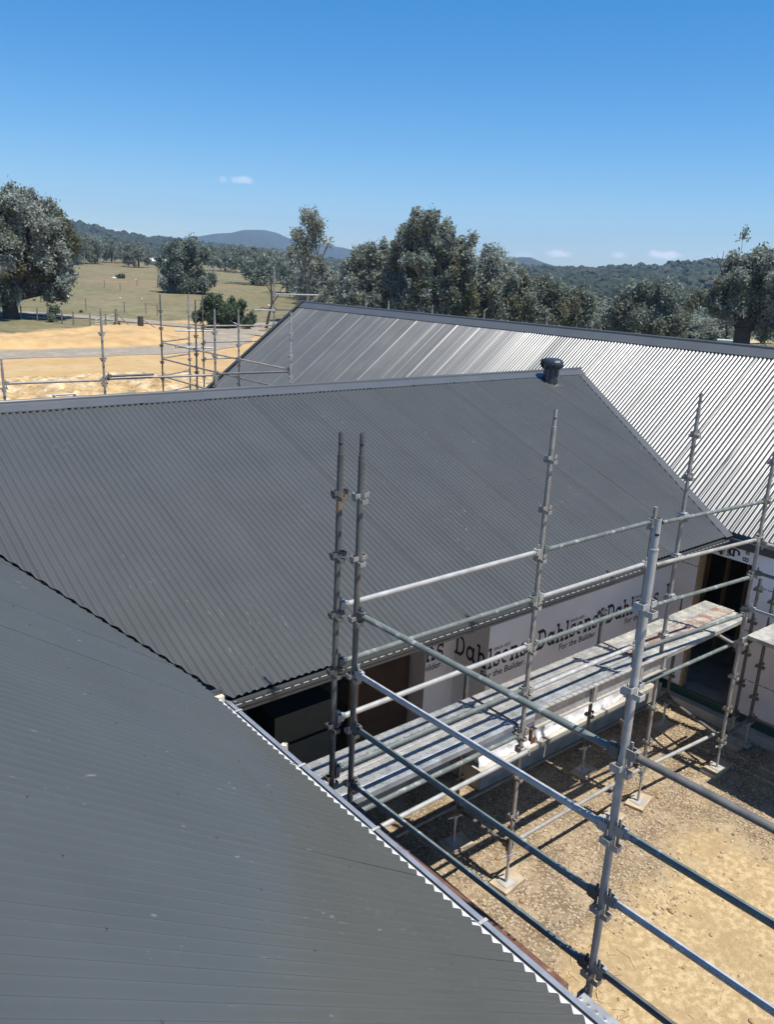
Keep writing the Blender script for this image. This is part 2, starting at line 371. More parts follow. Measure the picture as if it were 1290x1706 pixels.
# hills
HILLG = mat('hill_forest_floor', (.060, .066, .034), .95, var=.25, vscale=.01, col2=(.16, .125, .07), cscale=.006, c2lo=.6, c2hi=.7)
MTN = mat('far_mountain_forest', (.026, .036, .030), .95, var=.3, vscale=.006, bump=1.0, bscale=.02)
def skyprof(prof):
    A = []
    for px, py in prof:
        d = pixray(px, py); A.append((math.degrees(math.atan2(d.y, d.x)), d.z/math.hypot(d.x, d.y)))
    A.sort(); A = np.array(A); return A
def hill(name, prof, r0, r1, r2, m, rough, lower=0., seed=1, nph=260, nr=40, p=1.0):
    A = skyprof(prof); ph = np.linspace(A[0, 0], A[-1, 0], nph); sl = np.interp(ph, A[:, 0], A[:, 1])
    k = np.ones(5)/5; sl = np.convolve(np.pad(sl, 2, 'edge'), k, 'valid')
    ztop = CAMZ + sl*r1 - lower
    t = np.linspace(0, 1, nr); r = r0 + (r2-r0)*t; tr = (r1-r0)/(r2-r0)
    prof_t = np.where(t < tr, sstep(0, 1, t/tr)**p, 1-.7*sstep(tr, 1, t))
    T, PH = np.meshgrid(np.arange(nr), np.radians(ph), indexing='ij'); R = r[T]
    x, y = R*np.cos(PH), R*np.sin(PH)
    z = -3 + prof_t[:, None]*(ztop[None, :]+3)
    z = z + rough*fnoise(x, y, 3.2/(r1-r0)*2, seed)*prof_t[:, None]*(np.abs(t-tr) > .04)[:, None]
    z = np.minimum(z, CAMZ + (sl[None, :])*R - lower*.2 + 0*z) if p == 1.0 else z
    V = np.stack([x, y, z], -1).reshape(-1, 3); a, b = np.meshgrid(np.arange(nr-1), np.arange(nph-1), indexing='ij')
    F = np.stack([a*nph+b, (a+1)*nph+b, (a+1)*nph+b+1, a*nph+b+1], -1).reshape(-1, 4)
    tag(link(name, npmesh(name, V, F, m, True)), kind='structure')
    return x, y, z, t, tr
H_left = hill('wooded_hill', [(-400, 372), (-150, 366), (0, 372), (80, 374), (135, 378), (190, 388), (250, 396), (330, 404), (430, 416), (520, 430), (600, 440), (700, 458)], 420, 1300, 1900, HILLG, 5, lower=6, seed=2)
H_right = hill('wooded_hill.001', [(620, 470), (760, 452), (850, 441), (900, 443), (960, 446), (1030, 446), (1100, 444), (1160, 440), (1210, 433), (1290, 421), (1450, 400), (1750, 380)], 300, 1100, 1700, HILLG, 5, lower=6, seed=4)
hill('mountain', [(150, 424), (230, 398), (262, 392), (300, 397), (330, 394), (360, 389), (385, 388), (405, 383), (440, 383), (462, 388), (478, 396), (500, 402), (540, 408), (575, 413), (600, 421), (650, 438), (700, 452)], 2150, 3400, 4600, MTN, 22, seed=6, nr=50)
hill('mountain.001', [(780, 462), (820, 440), (850, 431), (868, 428), (885, 429), (905, 437), (935, 446), (1000, 462)], 1750, 2400, 3000, MTN, 12, seed=8)
# ------------------------------------------------------------------ house
XA, YE, HE = 2.927, 5.365, 2.969
XC = XA + 8.266; WB, WC, YC = 4.838, 3.319, YE + 16.405
TB, TC, TA = .370, .762, .709
house = tag(empty('house', (XA, YE, 0)), 'unfinished U-shaped house with dark grey corrugated roofs and printed wall wrap', 'house')
def H(o, parent=house):
    o.parent = parent
    o.location = Vector(o.location) - (house.location if parent is house else Vector((0, 0, 0))); return o
def hpart(name, mb, mats, parent=None):
    o = mb.build(name, mats); o.parent = parent or house
    o.location = (-house.location if parent is None else Vector((0, 0, 0))); return o

PITCH_W, DEPTH = .0762, .0100
def sheets(parent, base, e, d, tan, u0, u1, lo, hi, off=0., rows=7, seed=0, tl=.004, m=None, lap=0., dep=1.):
    rnd = random.Random(seed); e = Vector((*e, 0)); d = Vector((*d, 0)); q = math.sqrt(1+tan*tan); n = (Vector((0, 0, 1)) - d*tan)/q
    W = PITCH_W*10; k = 0; u = u0
    flip = e.cross(d).z < 0
    while u < u1 - 1e-4:
        ue = min(u+W, u1); ux = min(ue+PITCH_W*.9, u1); tilt = rnd.uniform(-tl, tl); amp = DEPTH*dep*rnd.uniform(.94, 1.06); ph = rnd.uniform(-.15, .15); lift = .0004*(k % 2)
        w1, w2 = rnd.uniform(0, 6), rnd.uniform(.5, 1.4)
        nc = max(2, int(round((ux-u)/PITCH_W*10))+1); cols = []
        for i in range(nc):
            uu = u + (ux-u)*i/(nc-1); a, b = lo(uu), hi(uu)
            if b - a < .01: continue
            pit = (uu-u0)/PITCH_W; pidx = int(pit)
            pr = random.Random(seed*7919+pidx); pa = 1 + pr.uniform(-.07, .07) + (lap if pidx % 10 == 0 else (lap*.5 if pr.random() < .06 else 0))
            hgt = amp*pa*math.cos(2*math.pi*pit) + off + lift + tilt*(uu-u-W/2) - (.0009 if uu > ue + .004 else 0)
            cc = []
            for r in range(rows):
                run = a + (b-a)*r/(rows-1); wob = .0008*math.sin(run*w2*2+w1+uu*3)
                cc.append(Vector((base[0], base[1], HE)) + e*uu + d*run + Vector((0, 0, tan*run)) + n*(hgt+wob))
            cols.append(cc)
        if len(cols) > 1:
            vs = [v for c in cols for v in c]; fs = []
            for i in range(len(cols)-1):
                for r in range(rows-1):
                    f = (i*rows+r, (i+1)*rows+r, (i+1)*rows+r+1, i*rows+r+1); fs.append(f[::-1] if flip else f)
            mb = MB(); mb.add(vs, fs, True); mb.build('roof_sheet', m or ROOF, parent)
        u = ue; k += 1
    return n
def strip(mb, base, e, d, tan, pts, off, mi=0):
    """flat flashing polygons lying on a roof plane: pts are (u, run)"""
    e = Vector((*e, 0)); d = Vector((*d, 0)); q = math.sqrt(1+tan*tan); n = (Vector((0, 0, 1)) - d*tan)/q
    vs = [Vector((base[0], base[1], HE)) + e*u + d*r + Vector((0, 0, tan*r)) + n*off for u, r in pts]
    vs2 = [v - n*.0012 for v in vs]; m = len(vs)
    mb.add(vs+vs2, [tuple(range(m)), tuple(range(2*m-1, m-1, -1))] + [(i, m+i, m+(i+1) % m, (i+1) % m) for i in range(m)], mi=mi)
def prism(mb, prof, a, b, ax):
    """closed cross-section extruded along y ('y') or x ('x')"""
    n = len(prof); vs = []
    for t in (a, b):
        for p, z in prof: vs.append((p, t, z) if ax == 'y' else (t, p, z))
    mb.add(vs, [tuple(range(n)), tuple(range(2*n-1, n-1, -1))] + [(i, n+i, n+(i+1) % n, (i+1) % n) for i in range(n)])

SB = HE - .115   # soffit level
SOF = mat('grey_soffit_board', (.20, .20, .20), .8, var=.05)  # one even grey for soffits and roof bodies
def roof_body(name_label, prof, a, b, ax):
    mb = MB(); prism(mb, prof, a, b, ax); o = hpart('roof', mb, SOF); o['label'] = name_label; return o
roofA = roof_body('near grey corrugated roof slope filling the bottom left', [(XA-.2, SB), (XA-.2, HE-.06+.2*TA), (XA-WC, HE-.05+WC*TA), (XA-2*WC, HE-.05), (XA-2*WC, SB)], -6, 12.2, 'y')
roofB = roof_body('middle grey corrugated roof with the ventilator on its ridge', [(YE+.135, SB), (YE+.135, HE-.04+.135*TB), (YE+WB, HE-.04+WB*TB), (YE+2*WB, HE-.04), (YE+2*WB, SB)], .9, 13.2, 'x')
roofC = roof_body('far grey corrugated roof glaring white in the sun', [(XC+.135, SB), (XC+.135, HE-.05+.135*TC), (XC+WC, HE-.05+WC*TC), (XC+2*WC, HE-.05), (XC+2*WC, SB)], -6, YC-.12, 'y')

OV = .176; OVB = .03
loA = lambda y: OV if y <= YE else max(OV, (y-YE)*TB/TA-.12)
sheets(roofA, (XA, 0), (0, 1), (-1, 0), TA, YE-.762*12-.3048, YE+.762*8, loA, lambda y: WC, 0., rows=9, seed=1, tl=.0006, dep=1.2, lap=.06)
def loB(x):
    if x < XA: return max(OVB, (XA-x)*TA/TB + .02)
    if x > XC: return max(OVB, (x-XC)*TC/TB)
    return OVB
sheets(roofB, (0, YE), (1, 0), (0, 1), TB, XA-WB*TB/TA, XC+WB*TB/TC, loB, lambda x: WB, .028, rows=7, seed=2, m=ROOF_B, dep=1.18, lap=.10)
def loC(y):
    if YE < y < YE+WB: return max(.09, (y-YE)*TB/TC + .02)
    if YE+WB <= y < YE+2*WB: return max(.09, (YE+2*WB-y)*TB/TC + .02)
    return .09
sheets(roofC, (XC, 0), (0, 1), (1, 0), TC, YE-.762*11, YC, loC, lambda y: WC, 0., rows=5, seed=3, tl=.009, lap=.22, m=ROOF_C)
# hidden far slopes, one broad fall each
for ro, (bse, e, d, t, a, b, run) in ((roofB, ((0, YE+2*WB), (1, 0), (0, -1), TB, .9, 13.2, WB)), (roofC, ((XC+2*WC, 0), (0, 1), (-1, 0), TC, -3, YC, WC)), (roofA, ((XA-2*WC, 0), (0, 1), (1, 0), TA, -3.8, 12, WC))):
    mb = MB(); strip(mb, bse, e, d, t, [(a, OV), (b, OV), (b, run), (a, run)], .012); mb.build('far_slope_sheet', ROOF, ro)

# valley flashings
mb = MB(); k = TB/TA; c = 4.6
strip(mb, (XA, 0), (0, 1), (-1, 0), TA, [(YE-.02, -.03), (YE+c, c*k), (YE+c, c*k+.02), (YE+c, c*k-.36), (YE+.62, -.035), (YE-.62, -.035)][:0] or [(YE-.30, .02), (YE+.0, -.02), (YE+c, c*k+.02), (YE+c-.42, c*k+.02)], .0125)
pass
mb = MB(); mm = TC/TB
strip(mb, (0, YE), (1, 0), (0, 1), TB, [(XC-.16, .0), (XC+.03, .0), (XC+WB/mm+.03, WB), (XC+WB/mm-.16, WB)], .041)
hpart('valley_flashing', mb, FLASH, roofB)
# rivets along the near valley flashing
mb = MB()
for i in range(26):
    t = .12 + i*.165; y = YE + t - .12; run = t*k - .08
    p = Vector((XA-run, y, HE+TA*run)); nn = Vector((TA, 0, 1)).normalized()
    mb.box((-.006, -.006, 0), (.006, .006, .004), R=None); 
    L = len(mb.v); mb.v[L-8:L] = [tuple(Vector(q) + p + nn*.014) for q in mb.v[L-8:L]]
o = hpart('rivets', mb, GALV, roofA); o['kind'] = 'stuff'

def ridge(parent, a, b, dirs, tans, wing=.16):
    """folded cap: two flanges, a raised roll on top"""
    a, b = Vector(a), Vector(b); mb = MB(); X = Vector((*dirs, 0)); Z = Vector((0, 0, 1))
    t = tans; w = wing
    prof = [(-w, -w*t-.012), (-w, -w*t), (-.03, -.03*t), (-.024, .012), (-.013, .024), (0, .029), (.013, .024), (.024, .012), (.03, -.03*t), (w, -w*t), (w, -w*t-.012)]
    n = 14
    for i in range(n):
        p, q = a.lerp(b, i/n), a.lerp(b, (i+1)/n+.004); dz = Vector((0, 0, .0015*(i % 2)))
        mb.sweep(prof, p+dz, q+dz, X, Z)
    return hpart('ridge_cap', mb, FLASH, parent)
ridge(roofB, (XA-WB*k+.0, YE+WB, HE+WB*TB+.047), (XC+WB/mm+.02, YE+WB, HE+WB*TB+.047), (0, 1), TB, .21)
ridge(roofC, (XC+WC, -2.9, HE+WC*TC+.022), (XC+WC, YC+.02, HE+WC*TC+.022), (1, 0), TC, .21)
ridge(roofA, (XA-WC, -3.7, HE+WC*TA+.02), (XA-WC, 11.4, HE+WC*TA+.02), (1, 0), TA, .2)
# barge board on the far gable
mb = MB()
for sx in (1, -1):
    a = Vector((XC+WC-sx*(WC+.06), YC+.012, HE-.03-.06*TC)); b = Vector((XC+WC, YC+.012, HE-.03+WC*TC))
    mb.beam(a, b, .03, .2, up=Vector((0, 0, 1)))
    mb.beam(a+Vector((0, -.02, .1)), b+Vector((0, -.02, .1)), .12, .02)
hpart('barge_board', mb, GUTTER, roofC)

# roof screws on the near slope and over the other two
def screws(parent, base, e, d, tan, us, runs, off, stuff=False, skip=.0):
    e = Vector((*e, 0)); d = Vector((*d, 0)); q = math.sqrt(1+tan*tan); n = (Vector((0, 0, 1))-d*tan)/q
    s = MB(); s.tube([(0, 0, 0), (0, 0, .003)], .0075, 8); s.tube([(0, 0, .003), (0, 0, .008)], .0045, 6); me = None
    Rm = n.to_track_quat('Z', 'Y').to_matrix(); acc = MB()
    for u in us:
        for r in runs(u):
            p = Vector((base[0], base[1], HE)) + e*u + d*r + Vector((0, 0, tan*r)) + n*(off+DEPTH)
            if stuff:
                acc.add([Rm @ Vector(v) + p for v in s.v], s.f)
            else:
                if me is None: me = s.mesh('roof_screw', FLASH)
                o = link('roof_screw', me, parent, p); o.rotation_euler = Rm.to_euler()
    if stuff: o = acc.build('roof_screws', FLASH, parent); o['kind'] = 'stuff'
us0 = YE-.762*12
screws(roofA, (XA, 0), (0, 1), (-1, 0), TA, [us0 + PITCH_W*(5*i) for i in range(10, 36)], lambda y: [r for r in (.23, .80, 1.55, 2.3) if r > loA(y)+.3], 0.)
screws(roofB, (0, YE), (1, 0), (0, 1), TB, [XA-WB*k + PITCH_W*(3*i) for i in range(1, 56)], lambda x: [r for r in (.20, 1.0, 1.95, 2.9, 3.85) if r > loB(x)+.1], .028, True)

# gutters
def gutter(parent, a, b, outw, inner=None, slots=True):
    a, b = Vector(a), Vector(b); O = Vector((*outw, 0)); Z = Vector((0, 0, 1)); mb = MB()
    prof = [(0, -.02), (0, -.135), (.095, -.135), (.112, -.118), (.112, -.085), (.122, -.07), (.122, -.012), (.117, -.002), (.084, -.003), (.083, -.012)]
    mb.sweep(prof, a, b, O, Z)
    pi = [(.004, -.02), (.004, -.131), (.093, -.131), (.108, -.116), (.108, -.083), (.118, -.068), (.118, -.014), (.1175, .0), (.0835, -.001)]
    mb.sweep(pi, a, b, O, Z, mi=1)
    for p, s in ((a, 1), (b, -1)):
        vs = [p + O*u + Z*w for u, w in prof[:8]]; mb.add(vs, [tuple(range(8))])
    g = hpart('gutter', mb, [GUTTER, inner or GUTTER])
    D = (b-a); L = D.length; D.normalize(); m2 = MB(); t = .06
    while t < L-.06:
        p = a + D*t
        c = p + O*.1232 + Z*(-.036); h = .033*random.uniform(.8, 1.05)
        m2.add([c-D*h-Z*.0045, c+D*h-Z*.0045, c+D*h+Z*.0045, c-D*h+Z*.0045], [(0, 1, 2, 3)])
        c = p + O*.1168 + Z*(-.030)
        m2.add([c-D*h-Z*.005, c+D*h-Z*.005, c+D*h+Z*.005, c-D*h+Z*.005], [(0, 1, 2, 3)])
        t += .098
    if slots:
        o = m2.build('overflow_slot_light', WHITEIN, g); o['kind'] = 'stuff'  # white dashes stand in for daylight shining through the slots
    return g
gA = gutter(roofA, (XA-.122, -3.2, HE+.004), (XA-.122, YE+.09, HE+.004), (1, 0), ZINC); gA['label'] = 'near gutter with galvanised straps'
gB = gutter(roofB, (XA-.10, YE+.122, HE+.002), (XC+.02, YE+.122, HE+.002), (0, -1))
gC = gutter(roofC, (XC+.122, -5.2, HE+.002), (XC+.122, YE-.003, HE+.002), (-1, 0), slots=False)
# white-coated strip showing between sheet ends and gutter, straps, corner timber
mb = MB(); mb.sweep([(-.34, .20), (-.088, .040), (-.086, -.01)], (XA, -3.2, HE), (XA, YE+.02, HE), Vector((1, 0, 0)), Vector((0, 0, 1)))
hpart('eave_strip', mb, WHITEIN)
for px, py in ((411, 1190), (517, 1281), (640, 1397), (818, 1556)):
    p = at(px, py, 'x', XA+.05); mb = MB()
    mb.beam((XA-.125, p.y, HE+.085), (XA-.06, p.y, HE+.012), .022, .003, up=Vector((.7, 0, .7))); mb.box((XA-.062, p.y-.011, HE+.008), (XA+.001, p.y+.011, HE+.011)); mb.box((XA+.0015, p.y-.011, HE-.02), (XA+.004, p.y+.011, HE+.011))
    o = mb.build('gutter_strap', GALV); o.parent = gA
mb = MB(); mb.box((XA-.16, YE+.02, HE-.05), (XA-.062, YE+.085, HE+.075)); hpart('eave_packer', mb, PVC)
mb = MB(); mb.box((XA-.21, YE+.062, HE+.04), (XA-.06, YE+.10, HE+.115)); hpart('gutter_end_cap', mb, GUTTER)

# walls
YW, XW, XR, YR = 6.20, 11.28, 7.02, 6.79
def wallbox(name, lo, hi, m=None, label=None):
    mb = MB(); mb.box(lo, hi); o = hpart(name, mb, m or WRAP)
    if label: o['label'] = label
    return o
wf = wallbox('wall', (XR, YW, .30), (XW, YW+.1, SB-.004), label='front wall under the eave with printed wrap')
wallbox('wall', (XR, YW+.102, .30), (XR+.1, YR, SB-.004), label='short return wall at the recess')
wr = wallbox('wall', (6.50, YR, .30), (XR+.098, YR+.1, SB-.004), label='narrow wall beside the dark opening')
wallbox('wall', (6.50, YR+.102, .30), (6.60, 9.4, SB-.004))
OY0, OY1, OZ0, OZ1 = 4.98, 5.83, .20, 2.63
wallbox('wall', (XW, OY1, .30), (XW+.1, YW, SB-.004))
wc = wallbox('wall', (XW, -5.8, .30), (XW+.1, OY0, SB-.004), label='right hand wall with sideways lettering')
wallbox('lintel', (XW, OY0+.002, OZ1), (XW+.1, OY1-.002, SB-.004), WRAP)
# door opening: studs, floor and lining seen inside
wallbox('door_stud', (XW-.008, OY1-.05, .3), (XW+.11, OY1-.003, OZ1-.002), TIMBER)
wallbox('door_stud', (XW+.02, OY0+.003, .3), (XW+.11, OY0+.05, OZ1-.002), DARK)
wallbox('floor_slab', (XW+.105, -5.8, .02), (XC+2*WC-.3, YC-.2, .28), CONC)
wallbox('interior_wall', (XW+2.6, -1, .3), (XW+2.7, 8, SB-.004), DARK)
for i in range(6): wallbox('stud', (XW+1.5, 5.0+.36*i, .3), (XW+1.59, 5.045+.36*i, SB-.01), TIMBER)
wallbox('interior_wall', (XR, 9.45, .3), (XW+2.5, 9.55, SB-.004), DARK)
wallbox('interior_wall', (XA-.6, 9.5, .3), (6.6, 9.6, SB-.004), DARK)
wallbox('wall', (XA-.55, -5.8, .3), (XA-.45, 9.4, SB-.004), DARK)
wallbox('ply_panel', (5.55, 7.05, .32), (6.46, 7.09, SB-.006), PLY)
wallbox('post', (5.45, 6.95, .3), (5.54, 7.04, SB-.006), TIMBER)
# slab edges
wallbox('slab', (6.93, 6.05, 0), (XW-.13, YW+3.2, .295), CONC)
wallbox('slab', (XA-.5, 6.62, 0), (6.925, 9.45, .292), CONC)
wallbox('slab', (11.13, -5.8, 0), (XW+.1, 6.6, .16), CONC)
wallbox('termite_barrier', (XW-.012, -5.8, .162), (XW-.002, YW-.01, .31), TERMITE)
wallbox('termite_barrier', (10.55, YW-.012, .297), (XW-.014, YW-.003, .42), TERMITE)

# lettering printed on the wrap -------------------------------------------------
def arc(cx, cy, rx, ry, a0, a1, n=14): return [(cx+rx*math.cos(math.radians(a0+(a1-a0)*i/n)), cy+ry*math.sin(math.radians(a0+(a1-a0)*i/n))) for i in range(n+1)]
W1 = .158
def slab(x, y, w): return [(x-w/2, y), (x+w/2, y)]
GL = {
 'D': (.92, [[(.2, 0), (.2, 1)], [(-.02, .94), (.42, .94)] + arc(.42, .5, .36, .44, 90, -90) + [(.42, .06), (-.02, .06)]]),
 'a': (.82, [arc(.34, .33, .25, .27, 0, 360, 24), [(.62, .66), (.62, .06), (.80, .06)]]),
 'h': (.86, [[(0, .94), (.2, .94)], [(.2, 1), (.2, 0)], [(.2, .40)] + arc(.42, .40, .22, .22, 170, 0, 10) + [(.64, 0)], slab(.2, .05, .36), slab(.68, .05, .32)]),
 'l': (.44, [[(.02, .94), (.22, .94)], [(.22, 1), (.22, 0)], slab(.22, .05, .38)]),
 's': (.64, [[(.52, .50), (.50, .60)] + arc(.31, .48, .20, .13, 60, 200, 8) + [(.2, .36), (.42, .29)] + arc(.33, .18, .20, .13, 30, -150, 9) + [(.08, .2)], [(.53, .44), (.53, .64)], [(.09, 0), (.09, .22)]]),
 'e': (.74, [[(.10, .35), (.60, .35)] + arc(.35, .33, .25, .27, 5, 300, 22)]),
 'n': (.86, [[(0, .60), (.2, .60)], [(.2, .66), (.2, 0)], [(.2, .40)] + arc(.42, .40, .22, .20, 170, 0, 10) + [(.64, 0)], slab(.2, .05, .36), slab(.68, .05, .32)]),
}
def ribbon(pts, w):
    """flat stroke: list of quads (pairs of points)"""
    P = [Vector((x, y)) for x, y in pts]; out = []
    for i, p in enumerate(P):
        d0 = (p-P[i-1]).normalized() if i else None; d1 = (P[i+1]-p).normalized() if i < len(P)-1 else None
        d = ((d0 or d1)+(d1 or d0)); d = d.normalized() if d.length > 1e-4 else (d0 or d1)
        n = Vector((-d.y, d.x)); s = 1.
        if d0 and d1: s = 1/max(.55, n.dot(Vector((-d1.y, d1.x))))
        out.append((p+n*w/2*s, p-n*w/2*s))
    return out
def letters(word, w=W1):
    """-> verts (u,v), quads for a slab-serif word of cap height 1"""
    vs, fs, x, spans = [], [], 0., []
    for k_, ch in enumerate(word):
        adv, strokes = GL[ch]; g0 = len(vs)
        for si, s in enumerate(strokes):
            # split long segments so the print can fold round a corner
            q = [s[0]]
            for a, b in zip(s, s[1:]):
                m = max(1, int(math.dist(a, b)/.12))
                q += [(a[0]+(b[0]-a[0])*i/m, a[1]+(b[1]-a[1])*i/m) for i in range(1, m+1)]
            rb = ribbon(q, w*(.74 if ch in 'es' else .9)); b0 = len(vs)
            lay = .0004*si
            ky = 1.07 if ch in 'aens' else 1.
            for l, r_ in rb: vs += [(l.x+x, l.y*ky, lay), (r_.x+x, r_.y*ky, lay)]
            fs += [(b0+2*i, b0+2*i+1, b0+2*i+3, b0+2*i+2) for i in range(len(rb)-1)]
        x += adv + .06; spans.append((g0, len(vs)))
    return vs, fs, x-.06, spans
def sans(text, size_cap):
    cu = bpy.data.curves.new('t', 'FONT'); cu.body = text; cu.size = 1; cu.resolution_u = 3; cu.offset = .012
    o = bpy.data.objects.new('t', cu); COL.objects.link(o); dg = bpy.context.evaluated_depsgraph_get(); dg.update()
    me = bpy.data.meshes.new_from_object(o.evaluated_get(dg)); bpy.data.objects.remove(o); bpy.data.curves.remove(cu)
    bm = bmesh.new(); bm.from_mesh(me); bmesh.ops.triangulate(bm, faces=bm.faces)
    ys = [v.co.y for v in bm.verts]; cap = .70; s = size_cap/cap
    for v in bm.verts: v.co *= s
    bpy.data.meshes.remove(me); return bm
def bm_data(bm):
    bm.verts.index_update(); d = [tuple(v.co) for v in bm.verts], [tuple(v.index for v in f.verts) for f in bm.faces]; return d
CORN = [(XR)]
def wrapmap(u, z, lay=0.):
    """unrolled wrap: u > XR front wall, then the return, then the recessed wall"""
    e_ = .0025 + lay
    if u >= XR: return (u, YW-e_, z)
    dlt = XR-u
    if dlt <= YR-YW: return (XR-e_, YW+dlt, z)
    return (XR-(dlt-(YR-YW)), YR-e_, z)
def print_on(mapper, parent, u0, z0, cap, wordw, umin=-1e9, umax=1e9, sub=True, since=True):
    mb = MB(); vs, fs, wd_, spans = letters('Dahlsens'); sx = wordw/wd_
    keep = lambda f, V_: all(umin <= V_[i][0] <= umax for i in f)
    V_ = [(u0+x*sx, z0+y*cap, l) for x, y, l in vs]
    for g0, g1 in spans:
        ff = [f for f in fs if g0 <= f[0] < g1 and keep(f, V_)]
        if ff:
            used = sorted({i for f in ff for i in f}); ix = {v: k_ for k_, v in enumerate(used)}
            lm_ = MB(); lm_.add([mapper(*V_[i]) for i in used], [tuple(ix[i] for i in f) for f in ff]); lm_.build('letter', INK, parent)
    if sub:
        bm = sans('For the Builder.', .092)
        w = max(v.co.x for v in bm.verts); sc = .845/w
        for v in bm.verts: v.co.x = v.co.x*sc + u0 + .49; v.co.y = v.co.y + z0 - .135
        for cu in (XR, XR-(YR-YW)): bmesh.ops.bisect_plane(bm, geom=bm.verts[:]+bm.edges[:]+bm.faces[:], plane_co=(cu, 0, 0), plane_no=(1, 0, 0))
        v2, f2 = bm_data(bm); bm.free()
        mb.add([mapper(x, y) for x, y, _ in v2], [f for f in f2 if keep(f, v2)])
    if since:
        bm = sans('SINCE 1877', .038); w = max(v.co.x for v in bm.verts); sc = .31/w
        for v in bm.verts: v.co.x = v.co.x*sc + u0 + .69; v.co.y = v.co.y + z0 + .238
        v2, f2 = bm_data(bm); bm.free(); mb.add([mapper(x, y) for x, y, _ in v2], [f for f in f2 if keep(f, v2)])
    o = mb.build('small_lettering', INK, parent); o['kind'] = 'stuff'; return o
PERIOD = 1.555
for i, u0 in enumerate((6.43-PERIOD, 6.43, 6.43+PERIOD, 6.43+2*PERIOD, 6.43+3*PERIOD)):
    print_on(wrapmap, wf, u0, 1.695, .285, 1.35, umin=6.50-(YR-YW)+.01 if i == 0 else -1e9, umax=XW-.02)
# on the side wall the wrap hangs sideways: lettering reads downwards
def sidemap(c):
    def f(u, z, lay=0.): return (XW-.0025-lay, c + (z-1.70)*1.0, 2.70-u)
    return f
for c, u0 in ():
    vs = print_on(sidemap(c), wc, u0-1.2, 1.70, .265, 1.33, umin=-.1, umax=2.3)
print_on(sidemap(5.50), wc, -.62, 1.70, .265, 1.33, umin=-.14, umax=.06); print_on(sidemap(5.22), wc, -.95, 1.70, .265, 1.33, umin=-.14, umax=.06)
# dashed edge print
mb = MB(); x = XR+.03
while x < XW-.05:
    w = random.choice((.05, .08, .03, .11)); 
    mb.add([(x, YW-.002, 2.345), (x+w, YW-.002, 2.345), (x+w, YW-.002, 2.358), (x, YW-.002, 2.358)], [(0, 1, 2, 3)]); x += w+random.choice((.015, .02, .05))
mb.build('printed_line', INK, wf)['kind'] = 'stuff'
mb = MB()
for z0, s in ((2.33, 1), (1.62, 1), (.86, 1)):
    y = OY0-.02 if z0 < 2 else OY0-.06
    while y > -2:
        w = random.choice((.06, .09, .12)); mb.add([(XW-.002, y, z0), (XW-.002, y-w, z0), (XW-.002, y-w, z0+.012), (XW-.002, y, z0+.012)], [(0, 1, 2, 3)]); y -= w+random.choice((.02, .03))
mb.build('printed_line', INK, wc)['kind'] = 'stuff'
mb = MB(); y = YW-.03
while y > OY1+.04:
    mb.add([(XW-.002, y, 2.345), (XW-.002, y-.05, 2.345), (XW-.002, y-.05, 2.357), (XW-.002, y, 2.357)], [(0, 1, 2, 3)]); y -= .07
mb.build('printed_line', INK, wc)['kind'] = 'stuff'
# ------------------------------------------------------------------ scaffolding
def child(mb, name, mats, root): 
    o = mb.build(name, mats, root); o.location = -root.location; return o
_mb = MB()
for ang, dz in ((0, 0), (math.pi, 0), (math.pi/2, -.042), (-math.pi/2, -.042)):
    R = Matrix.Rotation(ang, 3, 'Z')
    for lo, hi in (((.018, -.027, -.017), (.064, -.0225, .017)), ((.018, .0225, -.017), (.064, .027, .017)), ((.0595, -.022, -.017), (.064, .022, .017))):
        _mb.box((lo[0], lo[1], lo[2]+dz), (hi[0], hi[1], hi[2]+dz), R=R)
COLLAR = {}
def collar_mesh(m):
    if m.name not in COLLAR: COLLAR[m.name] = _mb.mesh('collar', m)
    return COLLAR[m.name]
_wb = MB(); _wb.box((.026, -.026, -.028), (.085, -.018, .034)); _wb.box((.026, .018, -.028), (.085, .026, .034)); _wb.box((.072, -.0175, -.03), (.10, .0175, .036)); _wb.box((.034, -.006, -.085), (.050, .006, .075))
WEDGE = {}
def wedge_mesh(m):
    if m.name not in WEDGE: WEDGE[m.name] = _wb.mesh('wedge_clamp', m)
    return WEDGE[m.name]
_cb = MB(); _cb.box((-.035, -.05, -.03), (.035, .045, .03)); _cb.box((-.045, -.085, -.012), (-.015, -.045, .012)); _cb.box((.015, -.085, -.012), (.045, -.045, .012)); _cb.tube([(.03, -.10, -.03), (.03, -.10, .03)], .010, 6); _cb.tube([(.05, .02, 0), (.09, .03, 0)], .012, 6)
COUP = _cb.mesh('coupler', GALV)
BLACK = mat('black_and_hole_shade', (.01, .01, .01), .9)  # black discs stand in for the dark inside holes and tube ends
TUBER = .0242
RUSTD = mat('rusty_plank', (.13, .062, .038), .8, .05, var=.3, vscale=16, col2=(.36, .27, .20), cscale=14, c2lo=.60, c2hi=.7)
